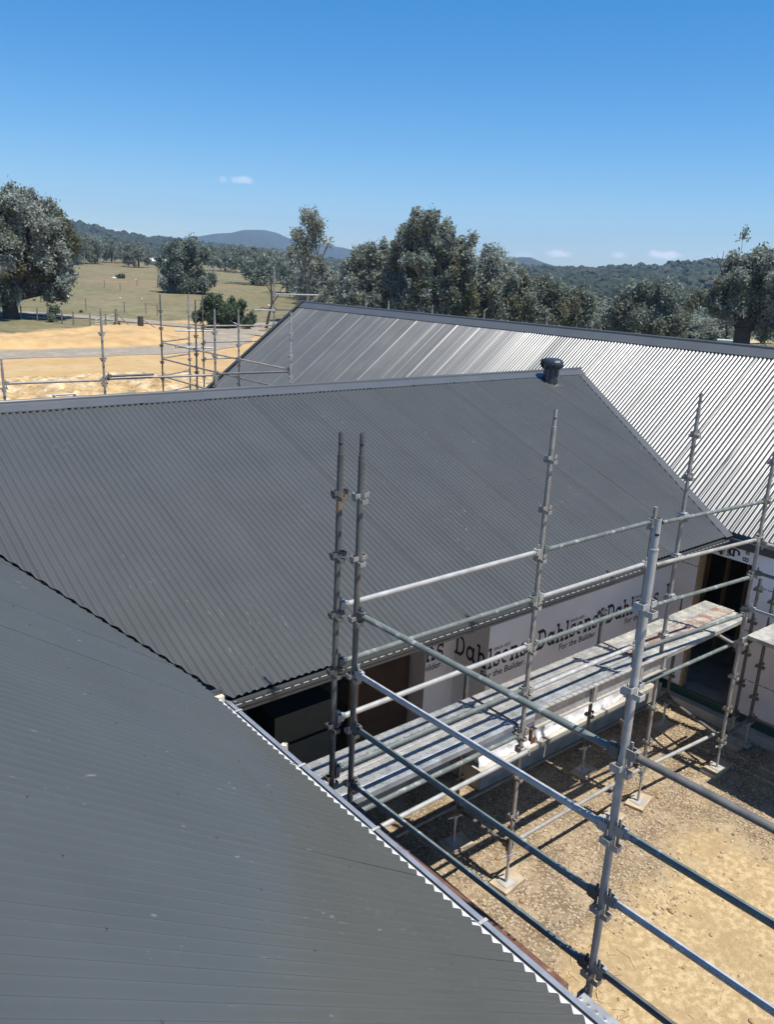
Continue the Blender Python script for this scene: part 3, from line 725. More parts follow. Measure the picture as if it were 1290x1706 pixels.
def standard(root, x, y, ztop, zc, m=GALV, spig=.17, z0=.05, jack=True, cmat=None, n=12, collars=True, lean=(0, 0)):
    mb = MB(); zs = ztop-spig; zb = z0+.38 if jack else z0
    lx, ly = lean
    P = lambda z: (x+lx*(z-2), y+ly*(z-2), z)
    mb.tube([P(zb), P(zs)], TUBER, n)
    if spig: mb.tube([P(zs-.01), P(ztop)], .0192, n); mb.tube([P(zs-.004), P(zs+.004)], .0252, n)
    if spig:
        for sx, sy in ((-1, -.6), (-.5, -1)):
            d = Vector((sx, sy, 0)).normalized(); p = Vector(P(ztop-.085)) + d*.0188
            mb.tube([p, p+d*.0015], .007, 8, mi=1)
        p = Vector(P(ztop)); mb.tube([p+Vector((0, 0, .0004)), p+Vector((0, 0, .001))], .0155, 10, mi=1)
    o = child(mb, 'standard', [m, BLACK], root)
    if collars:
        z = zc + .495*20; me = collar_mesh(cmat or m)
        while z > zs: z -= .495
        while z > zb+.05:
            link('collar', me, o, P(z)); z -= .495
    if jack:
        jb = MB(); jb.tube([(x, y, z0), (x, y, zb+.02)], .0165, 8); jb.box((x-.075, y-.075, z0-.003), (x+.075, y+.075, z0+.006)); jb.tube([(x, y, zb-.05), (x, y, zb-.005)], .03, 8)
        jb.beam((x-.10, y+.02, zb-.03), (x+.10, y-.02, zb-.03), .014, .02)
        jb.build('base_jack', GALV, o)
    return o
def ledger(root, a, b, m=GALV, ends=(1, 1), r=TUBER, n=10, gap=.09, name='ledger', wm=None):
    a, b = Vector(a), Vector(b); d = (b-a).normalized(); mb = MB()
    mb.tube([a+d*(gap if ends[0] else 0), b-d*(gap if ends[1] else 0)], r, n)
    if not ends[0] or not ends[1]:
        for e_, p, q in ((ends[0], a, -d), (ends[1], b, d)):
            if not e_: mb.tube([p+q*.0006, p+q*.0012], r*.8, n, mi=1)
    o = child(mb, name, [m, BLACK], root); me = wedge_mesh(wm or m); ang = math.atan2(d.y, d.x)
    if ends[0]: c = link('wedge_clamp', me, o, a); c.rotation_euler = (0, 0, ang)
    if ends[1]: c = link('wedge_clamp', me, o, b); c.rotation_euler = (0, 0, ang+math.pi)
    return o
P1, P2, P3, P4, P5, P6, P7 = (3.482, 4.685), (3.565, 4.53), (5.946, 4.689), (8.432, 4.653), (3.66, 2.149), (10.016, 4.431), (7.87, 4.672)
ZC = 4.895
sc = tag(empty('scaffold', (P1[0], P1[1], 0)), 'tube scaffold carrying the plank deck along the printed wall', 'scaffold')
standard(sc, *P1, 5.345, 4.888, DKTUBE, lean=(0, .002)); standard(sc, *P3, 5.35, ZC, GALVD); standard(sc, *P4, 5.36, 4.917, GALVD); standard(sc, *P6, 5.36, 4.962, GALVD)
standard(sc, *P7, 4.12, ZC, GALVD, spig=0)
I = [(3.50, 5.53), (5.933, 5.52), (8.398, 5.52), (10.38, 5.52)]
for (x, y), zt in zip(I, (2.25, 2.36, 2.46, 2.2)): standard(sc, x, y, zt, 4.895, DKTUBE, spig=0)
def lx(a, b, z, m, ends=(1, 1), **k): ledger(sc, (a[0], a[1], z), (b[0], b[1], z), m, ends, **k)
lx(P1, P3, 3.955, WHTUBE); lx(P1, P3, 3.46, GREEN); lx(P1, P3, 2.95, WHTUBE); lx(P1, P3, 2.46, GREEN); lx(P1, P3, 1.925, GREEN)
lx(P3, P7, 3.955, GREEN); lx(P3, P7, 3.455, WHTUBE); lx(P3, P7, 2.94, GREEN); lx(P3, P7, 2.42, GALV); lx(P3, P7, 1.93, GALVD)
for z, m, e in ((3.945, GREEN, 10.0), (3.44, GALVD, 10.0), (2.925, GREEN, 10.0), (2.40, GREEN, 10.0), (1.90, GREEN, 10.62)):
    y1 = 4.61 + (P6[1]-.035-4.61)*.9
    ledger(sc, (P7[0]+.06, 4.605, z), (min(e, P6[0]), y1, z) if e == 10.0 else (e, 4.52, z), m, (0, 1) if e == 10.0 else (0, 0))
    if e == 10.0: c = link('coupler', COUP, sc, Vector((P4[0], P4[1], z)) - sc.location)
ledger(sc, (3.95, 4.60, 1.735), (5.99, 4.615, 1.745), WHTUBE, (0, 0)); link('coupler', COUP, sc, Vector((P3[0]+.0, P3[1]-.0, 1.742)) - sc.location)
lx(P3, P4, .555, GALVD); ledger(sc, (P4[0], P4[1], .54), (P6[0]-.0, P6[1]+.10, .54), WHTUBE, (1, 0))
lx(I[0], I[1], .56, DKTUBE); lx(I[1], I[2], .56, DKTUBE); lx(I[2], I[3], .56, DKTUBE)
for p, q in ((P1, I[0]), (P3, I[1]), (P4, I[2]), (P6, (10.38, 5.52))):
    ledger(sc, (*p, 1.905), (*q, 1.905), GALVD, name='transom'); ledger(sc, (*p, .52), (*q, .52), DKTUBE, name='transom')
mb = MB(); mb.box((5.99, 4.60, 1.86), (6.02, 4.63, 2.0)); mb.box((5.98, 4.585, 1.84), (6.055, 4.592, 1.91)); child(mb, 'plank_bracket', RUSTD, sc)

sa = tag(empty('scaffold', (P5[0], P5[1], 0)), 'tall guard rail scaffold in the foreground beside the near gutter', 'scaffold')
P8 = (3.75, -.27)
standard(sa, *P2, 5.36, 4.895, DKTUBE, lean=(-.003, 0), cmat=GALVD); standard(sa, *P5, 5.325, 4.842, GALV, n=16); standard(sa, *P8, 5.33, 4.85, GALV)
for z, m1, m2 in ((3.935, GREEN, DKTUBE), (3.425, GALV, GREEN), (2.94, GREEN, GALV), (2.41, GREEN, DKTUBE)):
    ledger(sa, (*P2, z), (*P5, z-.015), m1, wm=DKTUBE if m1 is GREEN else m1, n=14); ledger(sa, (*P5, z+.01), (*P8, z), m2, wm=GALVD, n=14)
standard(sa, 2.62, 4.45, 2.05, 4.9, DKTUBE, spig=0); standard(sa, 2.66, 2.15, 2.05, 4.9, DKTUBE, spig=0)
for p in (P2, P5): ledger(sa, (2.64, p[1], 2.20), (p[0], p[1], 2.20), GALVD, name='transom')

scr = tag(empty('scaffold', (10.9, 4.5, 0)), 'scaffold by the right hand wall carrying the short pale deck', 'scaffold')
standard(scr, 10.90, 4.70, 2.62, 4.95, DKTUBE, spig=0); standard(scr, 10.91, 4.48, 2.62, 4.83, DKTUBE, spig=0); standard(scr, 10.10, 1.95, 5.3, 4.9, GALVD); standard(scr, 10.95, 1.95, 2.5, 4.9, DKTUBE, spig=0)
for z, m in ((3.38, GALVD), (2.98, DKTUBE), (2.47, WHTUBE)): ledger(scr, (10.03, 4.42, z), (10.10, 1.95, z), m)
ledger(scr, (10.91, 4.48, .52), (10.95, 1.95, .52), DKTUBE); ledger(scr, (10.91, 4.48, 1.90), (10.95, 1.95, 1.90), DKTUBE)
ledger(scr, (10.02, 4.43, 1.88), (10.91, 4.48, 1.88), DKTUBE, name='transom'); ledger(scr, (10.02, 4.43, .50), (10.91, 4.48, .50), DKTUBE, name='transom')

# planks ---------------------------------------------------------------------
def dotted(name, col, rough, metal, var, col2=None, c2=(.55, .7), axis=0):
    m = mat(name, col, rough, metal, var=var, vscale=7, col2=col2, cscale=5, c2lo=c2[0], c2hi=c2[1], rvar=.08)
    t = m.node_tree; L = t.links; N = t.nodes.new; bs = t.nodes['Principled BSDF']
    geo = N('ShaderNodeNewGeometry'); mp = N('ShaderNodeMapping'); L.new(geo.outputs['Position'], mp.inputs[0])
    mp.inputs['Scale'].default_value = ((10.5, 17.0, 17.0), (17.0, 10.5, 17.0), (10.5, 1, 17.0))[axis]
    fr = N('ShaderNodeVectorMath'); fr.operation = 'FRACTION'; L.new(mp.outputs[0], fr.inputs[0])
    sb = N('ShaderNodeVectorMath'); sb.operation = 'SUBTRACT'; L.new(fr.outputs[0], sb.inputs[0]); sb.inputs[1].default_value = (.5, .5, .5)
    ml = N('ShaderNodeVectorMath'); ml.operation = 'MULTIPLY'; L.new(sb.outputs[0], ml.inputs[0]); ml.inputs[1].default_value = ((1.6, 1, 0), (1, 1.6, 0), (1.6, 0, 1))[axis]
    ln = N('ShaderNodeVectorMath'); ln.operation = 'LENGTH'; L.new(ml.outputs[0], ln.inputs[0])
    mr = N('ShaderNodeMapRange'); mr.inputs[1].default_value = .09; mr.inputs[2].default_value = .15; mr.inputs[3].default_value = .40; mr.inputs[4].default_value = 1; L.new(ln.outputs['Value'], mr.inputs[0])
    src = bs.inputs['Base Color'].links[0].from_socket; mx = N('ShaderNodeMix'); mx.data_type = 'RGBA'; mx.blend_type = 'MULTIPLY'; mx.inputs[0].default_value = 1; L.new(src, mx.inputs[6])
    cb = N('ShaderNodeCombineColor'); 
    for i in range(3): L.new(mr.outputs[0], cb.inputs[i])
    L.new(cb.outputs[0], mx.inputs[7]); L.new(mx.outputs[2], bs.inputs['Base Color'])
    rr_ = N('ShaderNodeMapRange'); rr_.inputs[1].default_value = .14; rr_.inputs[2].default_value = .34; rr_.inputs[3].default_value = 1; rr_.inputs[4].default_value = 0; L.new(ln.outputs['Value'], rr_.inputs[0])
    bp = N('ShaderNodeBump'); bp.inputs['Strength'].default_value = .5; bp.inputs['Distance'].default_value = .006; L.new(rr_.outputs[0], bp.inputs['Height']); L.new(bp.outputs[0], bs.inputs['Normal'])
    return m
RUSTD = mat('rusty_plank', (.13, .062, .038), .8, .05, var=.3, vscale=16, col2=(.36, .27, .20), cscale=14, c2lo=.60, c2hi=.7)
PL1 = dotted('galvanised_plank', (.35, .365, .37), .42, .35, .22, (.29, .29, .28))
PL2 = dotted('dusty_plank', (.36, .355, .33), .5, .3, .2, (.31, .315, .31))
PL3 = dotted('mortar_stained_plank', (.32, .32, .30), .6, .2, .3, (.40, .385, .33), (.45, .55))
PLR = dotted('red_stained_plank', (.26, .155, .115), .75, .1, .25, (.36, .33, .28), (.42, .54))
PLW = mat('weathered_deck_sheet', (.40, .39, .34), .65, .1, var=.2, vscale=9, col2=(.27, .27, .25), cscale=3.5, c2lo=.45, c2hi=.6)
def plank(lo, hi, z, m, label, axis='x', group='steel planks on the scaffold decks', sub=True):
    """inverted channel with rolled lower lips and end caps"""
    (x0, y0), (x1, y1) = lo, hi; w = (y1-y0) if axis == 'x' else (x1-x0); L = (x1-x0) if axis == 'x' else (y1-y0)
    prof = [(-w/2+.018, -.056), (-w/2+.018, -.060), (-w/2, -.060), (-w/2, -.004), (-w/2+.004, 0), (-.006, 0), (0, -.0035), (.006, 0), (w/2-.004, 0), (w/2, -.004), (w/2, -.060), (w/2-.018, -.060), (w/2-.018, -.056), (w/2-.004, -.056), (w/2-.004, -.006), (-w/2+.004, -.006), (-w/2+.004, -.056)]
    mb = MB(); X = Vector((0, 1, 0)) if axis == 'x' else Vector((-1, 0, 0)); D = Vector((1, 0, 0)) if axis == 'x' else Vector((0, 1, 0))
    mb.sweep(prof, -D*L/2, D*L/2, X, Vector((0, 0, 1)), closed=True)
    o = mb.build('scaffold_plank', m, None, ((x0+x1)/2, (y0+y1)/2, z)); tag(o, label, 'plank', group)
    eb = MB()
    for s in (-1, 1):
        a = D*s*(L/2-.003) - Vector((0, 0, .033)); eb.beam(a - X*(w/2-.006), a + X*(w/2-.006), .005, .052)
    eb.build('end_cap', GALVD, o)
    return o
W = .225; y0 = 4.760; ZD = 2.005
where = ('outer edge', 'middle', 'wall side')
for b, (xa, xb, bn) in enumerate(((3.60, 5.925, 'near left end'), (5.965, 8.36, 'middle bay'), (8.40, 10.93, 'far right end'))):
    for i in range(3):
        m = (PL1, PL2, PL1)[i] if b == 0 else (PL1, PL2, PL2)[i] if b == 1 else (PL3, PLR, PL3)[i]
        st = ('galvanised', 'dusty', 'pale')[i] if b < 2 else ('mortar stained', 'rust red stained', 'mortar stained')[i]
        plank((xa, y0+i*(W+.011)), (xb+(-.0 if i else -.02*b), y0+i*(W+.011)+W), ZD+(.004 if b == 2 and i == 1 else 0), m, f'{st} steel plank at the {where[i]} of the deck, {bn}')
for i in range(4):
    plank((10.26+i*.252, 2.1), (10.26+i*.252+.246, 4.455-.008*i), 2.005, PLW, ('pale weathered plank of the short deck, courtyard edge', 'pale weathered plank in the middle of the short deck', 'third pale weathered plank of the short deck', 'pale weathered plank of the short deck touching the wall')[i], axis='y')
plank((3.275, 2.20), (3.505, 4.40), 2.33, RUSTD, 'rusty brown plank lying along the near gutter', axis='y', group='steel planks beside the near gutter')
plank((3.295, -.2), (3.53, 2.10), 2.33, PL1, 'clean galvanised plank at the foot of the tall foreground pole', axis='y', group='steel planks beside the near gutter')

for i in range(2):  # unseen planks added to widen the deck shadow on the courtyard ground
    plank((9.78+i*.24, .4), (9.78+i*.24+.235, 3.70), 2.0, PLW, ('outer pale plank added out of view to shade the ground by the corner pole', 'inner pale plank added out of view to shade the ground by the corner pole')[i], axis='y')
# toe board: channel on edge with stiffeners
tb = tag(empty('toe_board', (6.06, 4.63, 2.0)), 'galvanised toe board with stiffeners standing on the outer deck edge', 'toe board')
TOE = dotted('toe_board_steel', (.40, .38, .34), .5, .2, .18, (.33, .31, .28), axis=2); mb = MB()
prof = [(-.042, .0), (-.042, .016), (-.038, .016), (-.038, .004), (0, .004), (0, .206), (-.038, .206), (-.038, .196), (-.042, .196), (-.042, .21), (.004, .21), (.004, 0)]
mb.sweep(prof, (6.06, 4.625, 2.0), (8.45, 4.60, 1.985), Vector((0, 1, 0)), Vector((0, 0, 1)), closed=True, caps=True); child(mb, 'channel', TOE, tb)
for x in (7.02, 7.92, 8.41):
    mb = MB(); mb.box((x-.022, 4.572, 2.005), (x+.022, 4.580, 2.20)); mb.box((x-.026, 4.566, 2.0), (x-.018, 4.602, 2.2)); mb.box((x+.018, 4.566, 2.0), (x+.026, 4.602, 2.2)); child(mb, 'stiffener', GALV, tb)

# sole boards under the base plates
def sole(x, y, label, w=.24, l=.36, rz=.2, m=SOLE):
    mb = MB(); mb.box((-l/2, -w/2, 0), (l/2, w/2, .042)); o = mb.build('sole_board', m, None, (x, y, .005)); o.rotation_euler = (0, 0, rz); tag(o, label, 'board', 'timber boards under the scaffold feet')
sole(5.98, 4.70, 'worn timber pad under the left pole of the courtyard scaffold', rz=.1); sole(8.46, 4.66, 'sunlit timber pad under the pole in the middle of the courtyard', rz=.25)
sole(10.03, 4.44, 'shaded timber pad under the corner pole', rz=.05, l=.5); sole(5.95, 5.50, 'shaded timber pad under the deck at its left', rz=-.1); sole(8.40, 5.50, 'timber pad half in shade beside the slab', rz=.1, w=.22)
sole(10.40, 5.52, 'timber pad in the dark corner by the door opening', rz=.0)
sole(10.92, 4.60, 'timber pad under the pair of dark poles', rz=.0, l=.5); sole(3.5, 5.53, 'timber pad behind the near gutter, deck end', rz=.0); sole(7.87, 4.67, 'timber pad behind the tall foreground pole', rz=.1)

# white plastic film at the wall foot
nx, nz_ = 150, 16; xs = np.linspace(6.97, 10.52, nx); zs = np.linspace(0, 1, nz_)
XX, ZZ = np.meshgrid(xs, zs, indexing='ij')
wr_ = fnoise(XX, ZZ*.8, 4.0, 21)*.012 + np.abs(fnoise(XX*1.0+ZZ*.9, ZZ, 6.5, 22))*.012 + .02*np.sin(XX*9+ZZ*4)*ZZ
V = np.stack([XX, 6.168 - .05*(1-ZZ)**2 + np.clip(wr_, -.03, .03), .300 + ZZ*(.56+.05*np.sin(XX*2.1)+.03*np.sin(XX*7))], -1).reshape(-1, 3)
a, b = np.meshgrid(np.arange(nx-1), np.arange(nz_-1), indexing='ij'); F = np.stack([a*nz_+b, (a+1)*nz_+b, (a+1)*nz_+b+1, a*nz_+b+1], -1).reshape(-1, 4)
tag(link('plastic_sheet', npmesh('plastic_sheet', V, F, PLASTIC, True)), 'crinkled white plastic film hanging over the slab edge below the deck', 'plastic sheet')

# pipe stub behind the near gutter and wrapped packs inside the dark room
mb = MB(); p = at(474, 1246, 'x', 3.30); mb.tube([(p.x, p.y, 1.2), (p.x, p.y, p.z+.03)], .024, 12); mb.tube([(p.x, p.y, p.z-.02), (p.x, p.y, p.z+.036)], .029, 12)
tag(mb.build('pipe', PVC), 'cream plastic pipe end poking up behind the near gutter', 'pipe')
for i, (x, y, z) in enumerate(((3.7, 7.2, 1.05), (4.75, 7.25, 1.05))):
    r_ = tag(empty('wrapped_pack', (x, y, .31)), ('teal wrapped insulation pack in the dark room, left', 'teal wrapped insulation pack in the dark room, right')[i], 'pack', 'packs stored in the dark room')
    for k_ in range(3):
        mb = MB(); mb.box((-.42, -.3, .02+k_*.42), (.42, .3, .40+k_*.42)); 
        o = mb.build('batt', TEAL, r_)

# ------------------------------------------------------------------ roof ventilator
vx, vy = 12.22, 9.84; vz = HE + (vy-YE)*TB + .09
VS = .86
vt = tag(empty('roof_ventilator', (vx, vy, vz)), 'dark spinning roof ventilator near the ridge end', 'ventilator')
mb = MB(); mb.tube([(0, 0, -.24), (0, 0, .20)], .172, 28); mb.tube([(0, 0, .055), (0, 0, .062)], .172, 28); mb.tube([(0, 0, .19), (0, 0, .21)], .18, 28); mb.build('throat', VENT, vt)
mb = MB(); q_ = math.sqrt(1+TB*TB)
c_ = [Vector((sx, sy, sy*TB-.070)) for sx, sy in ((-.23, -.26), (.23, -.26), (.23, .30), (-.23, .30))]
mb.add(c_+[v-Vector((0, 0, .004)) for v in c_], [(0, 1, 2, 3), (7, 6, 5, 4), (0, 4, 5, 1), (1, 5, 6, 2), (2, 6, 7, 3), (3, 7, 4, 0)])
mb.build('base_flashing', FLASH, vt)
vb = MB()
prof = [(.180, .21), (.222, .255), (.238, .31), (.232, .365), (.205, .405), (.150, .430)]
for (r0_, z0_), (r1_, z1_) in zip(prof, prof[1:]):
    def pt(r, z, a): return (r*math.cos(a), r*math.sin(a), z)
    sk = (z0_-.21)*1.8; sk1 = (z1_-.21)*1.8; hw = .112
    vb.add([pt(r0_, z0_, sk-hw), pt(r0_+.016, z0_, sk+hw), pt(r1_+.016, z1_, sk1+hw), pt(r1_, z1_, sk1-hw)], [(0, 1, 2, 3)], True)
vme = vb.mesh('vane', VENT)
for i in range(24): o = link('vane', vme, vt, (0, 0, 0)); o.rotation_euler = (0, 0, i*2*math.pi/24)
mb = MB(); mb.tube([(0, 0, .426), (0, 0, .438), (0, 0, .446)], [.165, .15, .06], 28); mb.build('cap', VENT, vt)
mb = MB(); mb.tube([(0, 0, .20), (0, 0, .43)], .12, 20); mb.build('inner_drum', BLACK, vt); vt.scale = (VS, VS, VS)

# ------------------------------------------------------------------ scaffolds beyond the roofs
sf = tag(empty('scaffold', (8.4, 16, 0)), 'row of spaced poles with one rail standing behind the middle roof ridge', 'scaffold')
FX = [(4.05, 4.66), (5.94, 5.57), (8.40, 5.59), (10.34, 5.54)]
zf = at(170, 555, 'y', 16).z
for x, zt in FX: standard(sf, x, 16, zt, zf if x < 10 else at(485, 555, 'y', 16).z, GALVD if x < 10 else GALV, n=8, z0=0, jack=False)
for (xa, _), (xb, _), m in zip(FX, FX[1:], (GALVD, GALVD, DKTUBE)): ledger(sf, (xa, 15.99, 4.21), (xb, 15.99, 4.19), m, n=8)
ledger(sf, (5.96, 15.93, 4.27), (6.95, 15.93, 4.27), DKTUBE, (1, 0), n=8)
sg = tag(empty('scaffold', (10.3, 22.96, 0)), 'cluster of poles and rails around the far gable end', 'scaffold')
GP = dict(a=(10.3, 22.96, 5.61), b=(10.3, 20.71, 5.56), c=(10.3, 18.35, 5.46), d=(11.65, 23.9, 5.58), e=(11.78, 23.2, 5.59), f=(14.40, 23.3, 6.62))
zg = dict(a=at(267, 517.7, 'x', 10.3).z, b=at(325, 559, 'x', 10.3).z, c=at(397, 573.7, 'x', 10.3).z, d=at(310, 545, 'y', 23.9).z, e=at(339, 545, 'y', 23.2).z, f=at(456, 518.8, 'y', 23.3).z)
for k_, (x, y, zt) in GP.items(): standard(sg, x, y, zt, zg[k_], DKTUBE if k_ in 'abe' else GALVD, n=8, z0=0, jack=False)
g = GP
for py in (571, 598, 627, 655):
    z = at(271, py, 'x', 10.3).z
    ledger(sg, (10.3, 22.96, z), (10.3, 20.71, z), GALVD, n=8); ledger(sg, (10.3, 20.71, z), (10.3, 18.35, z), GALVD, n=8)
    if py < 640: ledger(sg, (10.3, 18.35, z), (10.34, 16.03, z), GALVD, n=8)
    ledger(sg, (10.3, 22.96, z+.02), (11.65, 23.9, z+.02), GALVD, n=8)
for py in (543, 570, 598):
    z = at(345, py, 'y', 23.2).z; ledger(sg, (11.78, 23.2, z), (14.40, 23.3, z), GALVD, n=8)
for py in (552, 580): z = at(310, py, 'y', 23.2).z; ledger(sg, (11.0, 23.55, z), (12.05, 23.1, z), WHTUBE, (0, 0), n=8)
for py, x1 in ((490, 16.2), (516, 15.6)):
    z = at(460, py, 'y', 23.3).z; ledger(sg, (14.4, 23.3, z), (x1, 23.35, z), WHTUBE if py < 500 else DKTUBE, (1, 0), n=8)
z = at(450, 517, 'y', 23.2).z; ledger(sg, (13.6, 23.2, z), (14.38, 23.2, z), WHTUBE, (0, 0), n=8)
se = tag(empty('scaffold', (19, 18, 0)), 'pole tips just showing above the far roof ridge', 'scaffold')
for px, py, y in ((610, 500, None), (648, 501, None), (721, 508, None), (808, 516, None), (912, 529, None)):
    p = at(px, py, 'x', 19.2); standard(se, p.x, p.y, p.z, p.z-.5, GALVD if px != 648 else GALV, n=8, z0=0, jack=False)
# ladder head against the far eave
p = at(107, 661, 'y', 15.45); la = tag(empty('ladder', (p.x, 16.6, 0)), 'aluminium ladder head showing over the left end of the middle ridge', 'ladder')
for s in (-.19, .19):
    mb = MB(); mb.beam((p.x+s, 16.4, 0), (p.x+s, 15.45, p.z+.05), .03, .075); child(mb, 'stile', GALV, la)
for i in range(14):
    t = (i+.6)/14; mb = MB(); a = Vector((p.x, 16.4, 0)).lerp(Vector((p.x, 15.45, p.z)), t); mb.tube([a-Vector((.19, 0, 0)), a+Vector((.19, 0, 0))], .015, 6); child(mb, 'rung', GALV, la)
mb = MB(); mb.tube([(p.x-.19, 15.45, p.z+.04), (p.x+.19, 15.45, p.z+.04)], .02, 6); child(mb, 'rung', GALV, la)

# ------------------------------------------------------------------ loose stones in the courtyard
def stones(name, n, xr, yr, smin, smax, cols, cond=None, seed=5):
    r = np.random.default_rng(seed)
    ico = np.array([(0, 0, 1), (.9, 0, .45), (.28, .85, .45), (-.72, .53, .45), (-.72, -.53, .45), (.28, -.85, .45), (.72, .53, -.3), (-.28, .85, -.3), (-.9, 0, -.3), (-.28, -.85, -.3), (.72, -.53, -.3)])
    fc = np.array([(0,1,2),(0,2,3),(0,3,4),(0,4,5),(0,5,1),(1,6,2),(2,6,7),(2,7,3),(3,7,8),(3,8,4),(4,8,9),(4,9,5),(5,9,10),(5,10,1),(1,10,6)])
    x = r.uniform(*xr, n); y = r.uniform(*yr, n)
    if cond is not None: k_ = cond(x, y, r); x, y = x[k_], y[k_]
    n = len(x); s = smin*(smax/smin)**(r.random(n)**2.2); a = r.uniform(0, 6.28, n); fl = r.uniform(.45, .9, n); el = r.uniform(.7, 1.3, n)
    P = ico[None]*(1+r.uniform(-.25, .25, (n, 11, 1))); P = P*np.stack([s*el, s/el, s*fl], -1)[:, None, :]
    ca, sa_ = np.cos(a)[:, None], np.sin(a)[:, None]; X = P[..., 0]*ca-P[..., 1]*sa_; Y = P[..., 0]*sa_+P[..., 1]*ca
    V = np.stack([X+x[:, None], Y+y[:, None], P[..., 2]+s[:, None]*.18+.004], -1).reshape(-1, 3)
    F = (fc[None]+(np.arange(n)*11)[:, None, None]).reshape(-1, 3)
    return tag(link(name, npmesh(name, V, F, cols)), kind='stuff')
STONE = bpy.data.materials.new('crushed_stone'); STONE.use_nodes = True
t_ = STONE.node_tree; b_ = t_.nodes['Principled BSDF']; b_.inputs['Roughness'].default_value = .85; b_.inputs['Specular IOR Level'].default_value = .2
v_ = t_.nodes.new('ShaderNodeTexVoronoi'); v_.inputs['Scale'].default_value = 24; g_ = t_.nodes.new('ShaderNodeNewGeometry'); t_.links.new(g_.outputs['Position'], v_.inputs['Vector'])
s_ = t_.nodes.new('ShaderNodeSeparateColor'); t_.links.new(v_.outputs['Color'], s_.inputs[0]); r_ = t_.nodes.new('ShaderNodeValToRGB'); t_.links.new(s_.outputs[0], r_.inputs[0])
r_.color_ramp.elements[0].color = (.20, .15, .095, 1); r_.color_ramp.elements[1].color = (.52, .43, .32, 1); e_ = r_.color_ramp.elements.new(.5); e_.color = (.33, .25, .16, 1); e_ = r_.color_ramp.elements.new(.8); e_.color = (.41, .335, .235, 1)
t_.links.new(r_.outputs[0], b_.inputs['Base Color'])
def gcond(x, y, r):
    d = (x-7.2)*.45  *0 + (y-3.62-.08*(x-6)) + .35*np.sin(x*1.9+y)*np.cos(y*2.3-x*.7)
    w = np.maximum(sstep(-.35, .35, d), sstep(9.8, 10.4, x+.35*y))
    return r.random(len(x)) < w*.97 + .03
stones('gravel', 26000, (3.3, 11.1), (-.5, 6.04), .008, .024, STONE, gcond, 5)
stones('clay_clods', 260, (4.2, 10.8), (-.5, 5.5), .014, .055, mat('clay_clod', (.34, .22, .11), .95, var=.2), None, 6)
# wind-blown straw by the gravel
r = np.random.default_rng(12); n = 260; cx_ = np.concatenate([r.normal(5.2, .55, n//2), r.uniform(8.9, 10.9, n-n//2)]); cy_ = np.concatenate([r.normal(3.1, .45, n//2), r.uniform(2.8, 5.0, n-n//2)]); a = r.uniform(0, 3.14, n); L = r.uniform(.05, .16, n); wv = .0022
dx, dy = np.cos(a)*L/2, np.sin(a)*L/2; px_, py_ = -np.sin(a)*wv, np.cos(a)*wv
V = np.stack([np.stack([cx_-dx-px_, cy_-dy-py_, np.full(n, .022)], -1), np.stack([cx_+dx-px_, cy_+dy-py_, np.full(n, .03)], -1), np.stack([cx_+dx+px_, cy_+dy+py_, np.full(n, .032)], -1), np.stack([cx_-dx+px_, cy_-dy+py_, np.full(n, .024)], -1)], 1).reshape(-1, 3)
tag(link('straw', npmesh('straw', V, np.arange(4*n).reshape(-1, 4), mat('dry_straw', (.50, .38, .18), .8, var=.1))), kind='stuff')
# ------------------------------------------------------------------ vegetation
def leafmat(name, c1, c2, c3, sc=.35, rough=.55):
    m = mat(name, c1, rough, var=.35, vscale=1.1, col2=c2, cscale=sc, c2lo=.45, c2hi=.6, trans=.34, spec=.3)
    return m
LEAF_GREY = leafmat('grey_green_gum_leaves', (.31, .34, .295), (.21, .235, .175), None, .30)
LEAF_OLIVE = leafmat('olive_gum_leaves', (.205, .235, .18), (.20, .205, .145), None, .28)
LEAF_DARK = leafmat('dark_gum_leaves', (.155, .185, .14), (.25, .28, .23), None, .3)
LEAF_BUSH = leafmat('green_bush_leaves', (.085, .120, .062), (.11, .14, .085), None, .6)
LEAF_THIN = leafmat('thin_grey_leaves', (.30, .31, .25), (.22, .23, .17), None, .5)
LEAF_RUST = leafmat('brownish_hanging_leaves', (.165, .16, .095), (.14, .15, .095), None, .5)
BARK = mat('pale_gum_bark', (.26, .23, .19), .85, var=.25, vscale=3, bump=.3, bscale=8)
BARKD = mat('dark_bark', (.055, .047, .038), .9, var=.25, vscale=3, bump=.3, bscale=8)
HR = Vector((RT.x, RT.y, 0)).normalized()
def leaves(cl, n, size, sig, seed, droop=1.3):
    """n leaf sprays round clump centres cl (k,3)"""
    r = np.random.default_rng(seed); k = len(cl); c = cl[r.integers(0, k, n)] + r.standard_normal((n, 3))*sig*np.array([1, 1, droop])
    a = r.standard_normal((n, 3)); a[:, 2] -= .5; a /= np.linalg.norm(a, axis=1)[:, None]
    b = np.cross(a, r.standard_normal((n, 3))); b /= np.linalg.norm(b, axis=1)[:, None]
    s = size*r.uniform(.55, 1.35, n)[:, None]; a = a*s*.75; b = b*s*.36
    nn = np.cross(a, b); nn /= np.linalg.norm(nn, axis=1)[:, None]; bend = nn*s*.16
    V = np.stack([c-a, c+b+bend, c+a, c-b+bend], 1).reshape(-1, 3)
    return V, np.arange(4*n).reshape(-1, 4)
def inell(r, n, e):
    u = r.standard_normal((n, 3)); u /= np.linalg.norm(u, axis=1)[:, None]
    return np.array(e[:3]) + u*(r.random((n, 1))**.42)*np.array(e[3:6])
def raydist(px, py, R):
    d = pixray(px, py); return Vector((0, 0, CAMZ)) + d*(R/math.hypot(d.x, d.y))
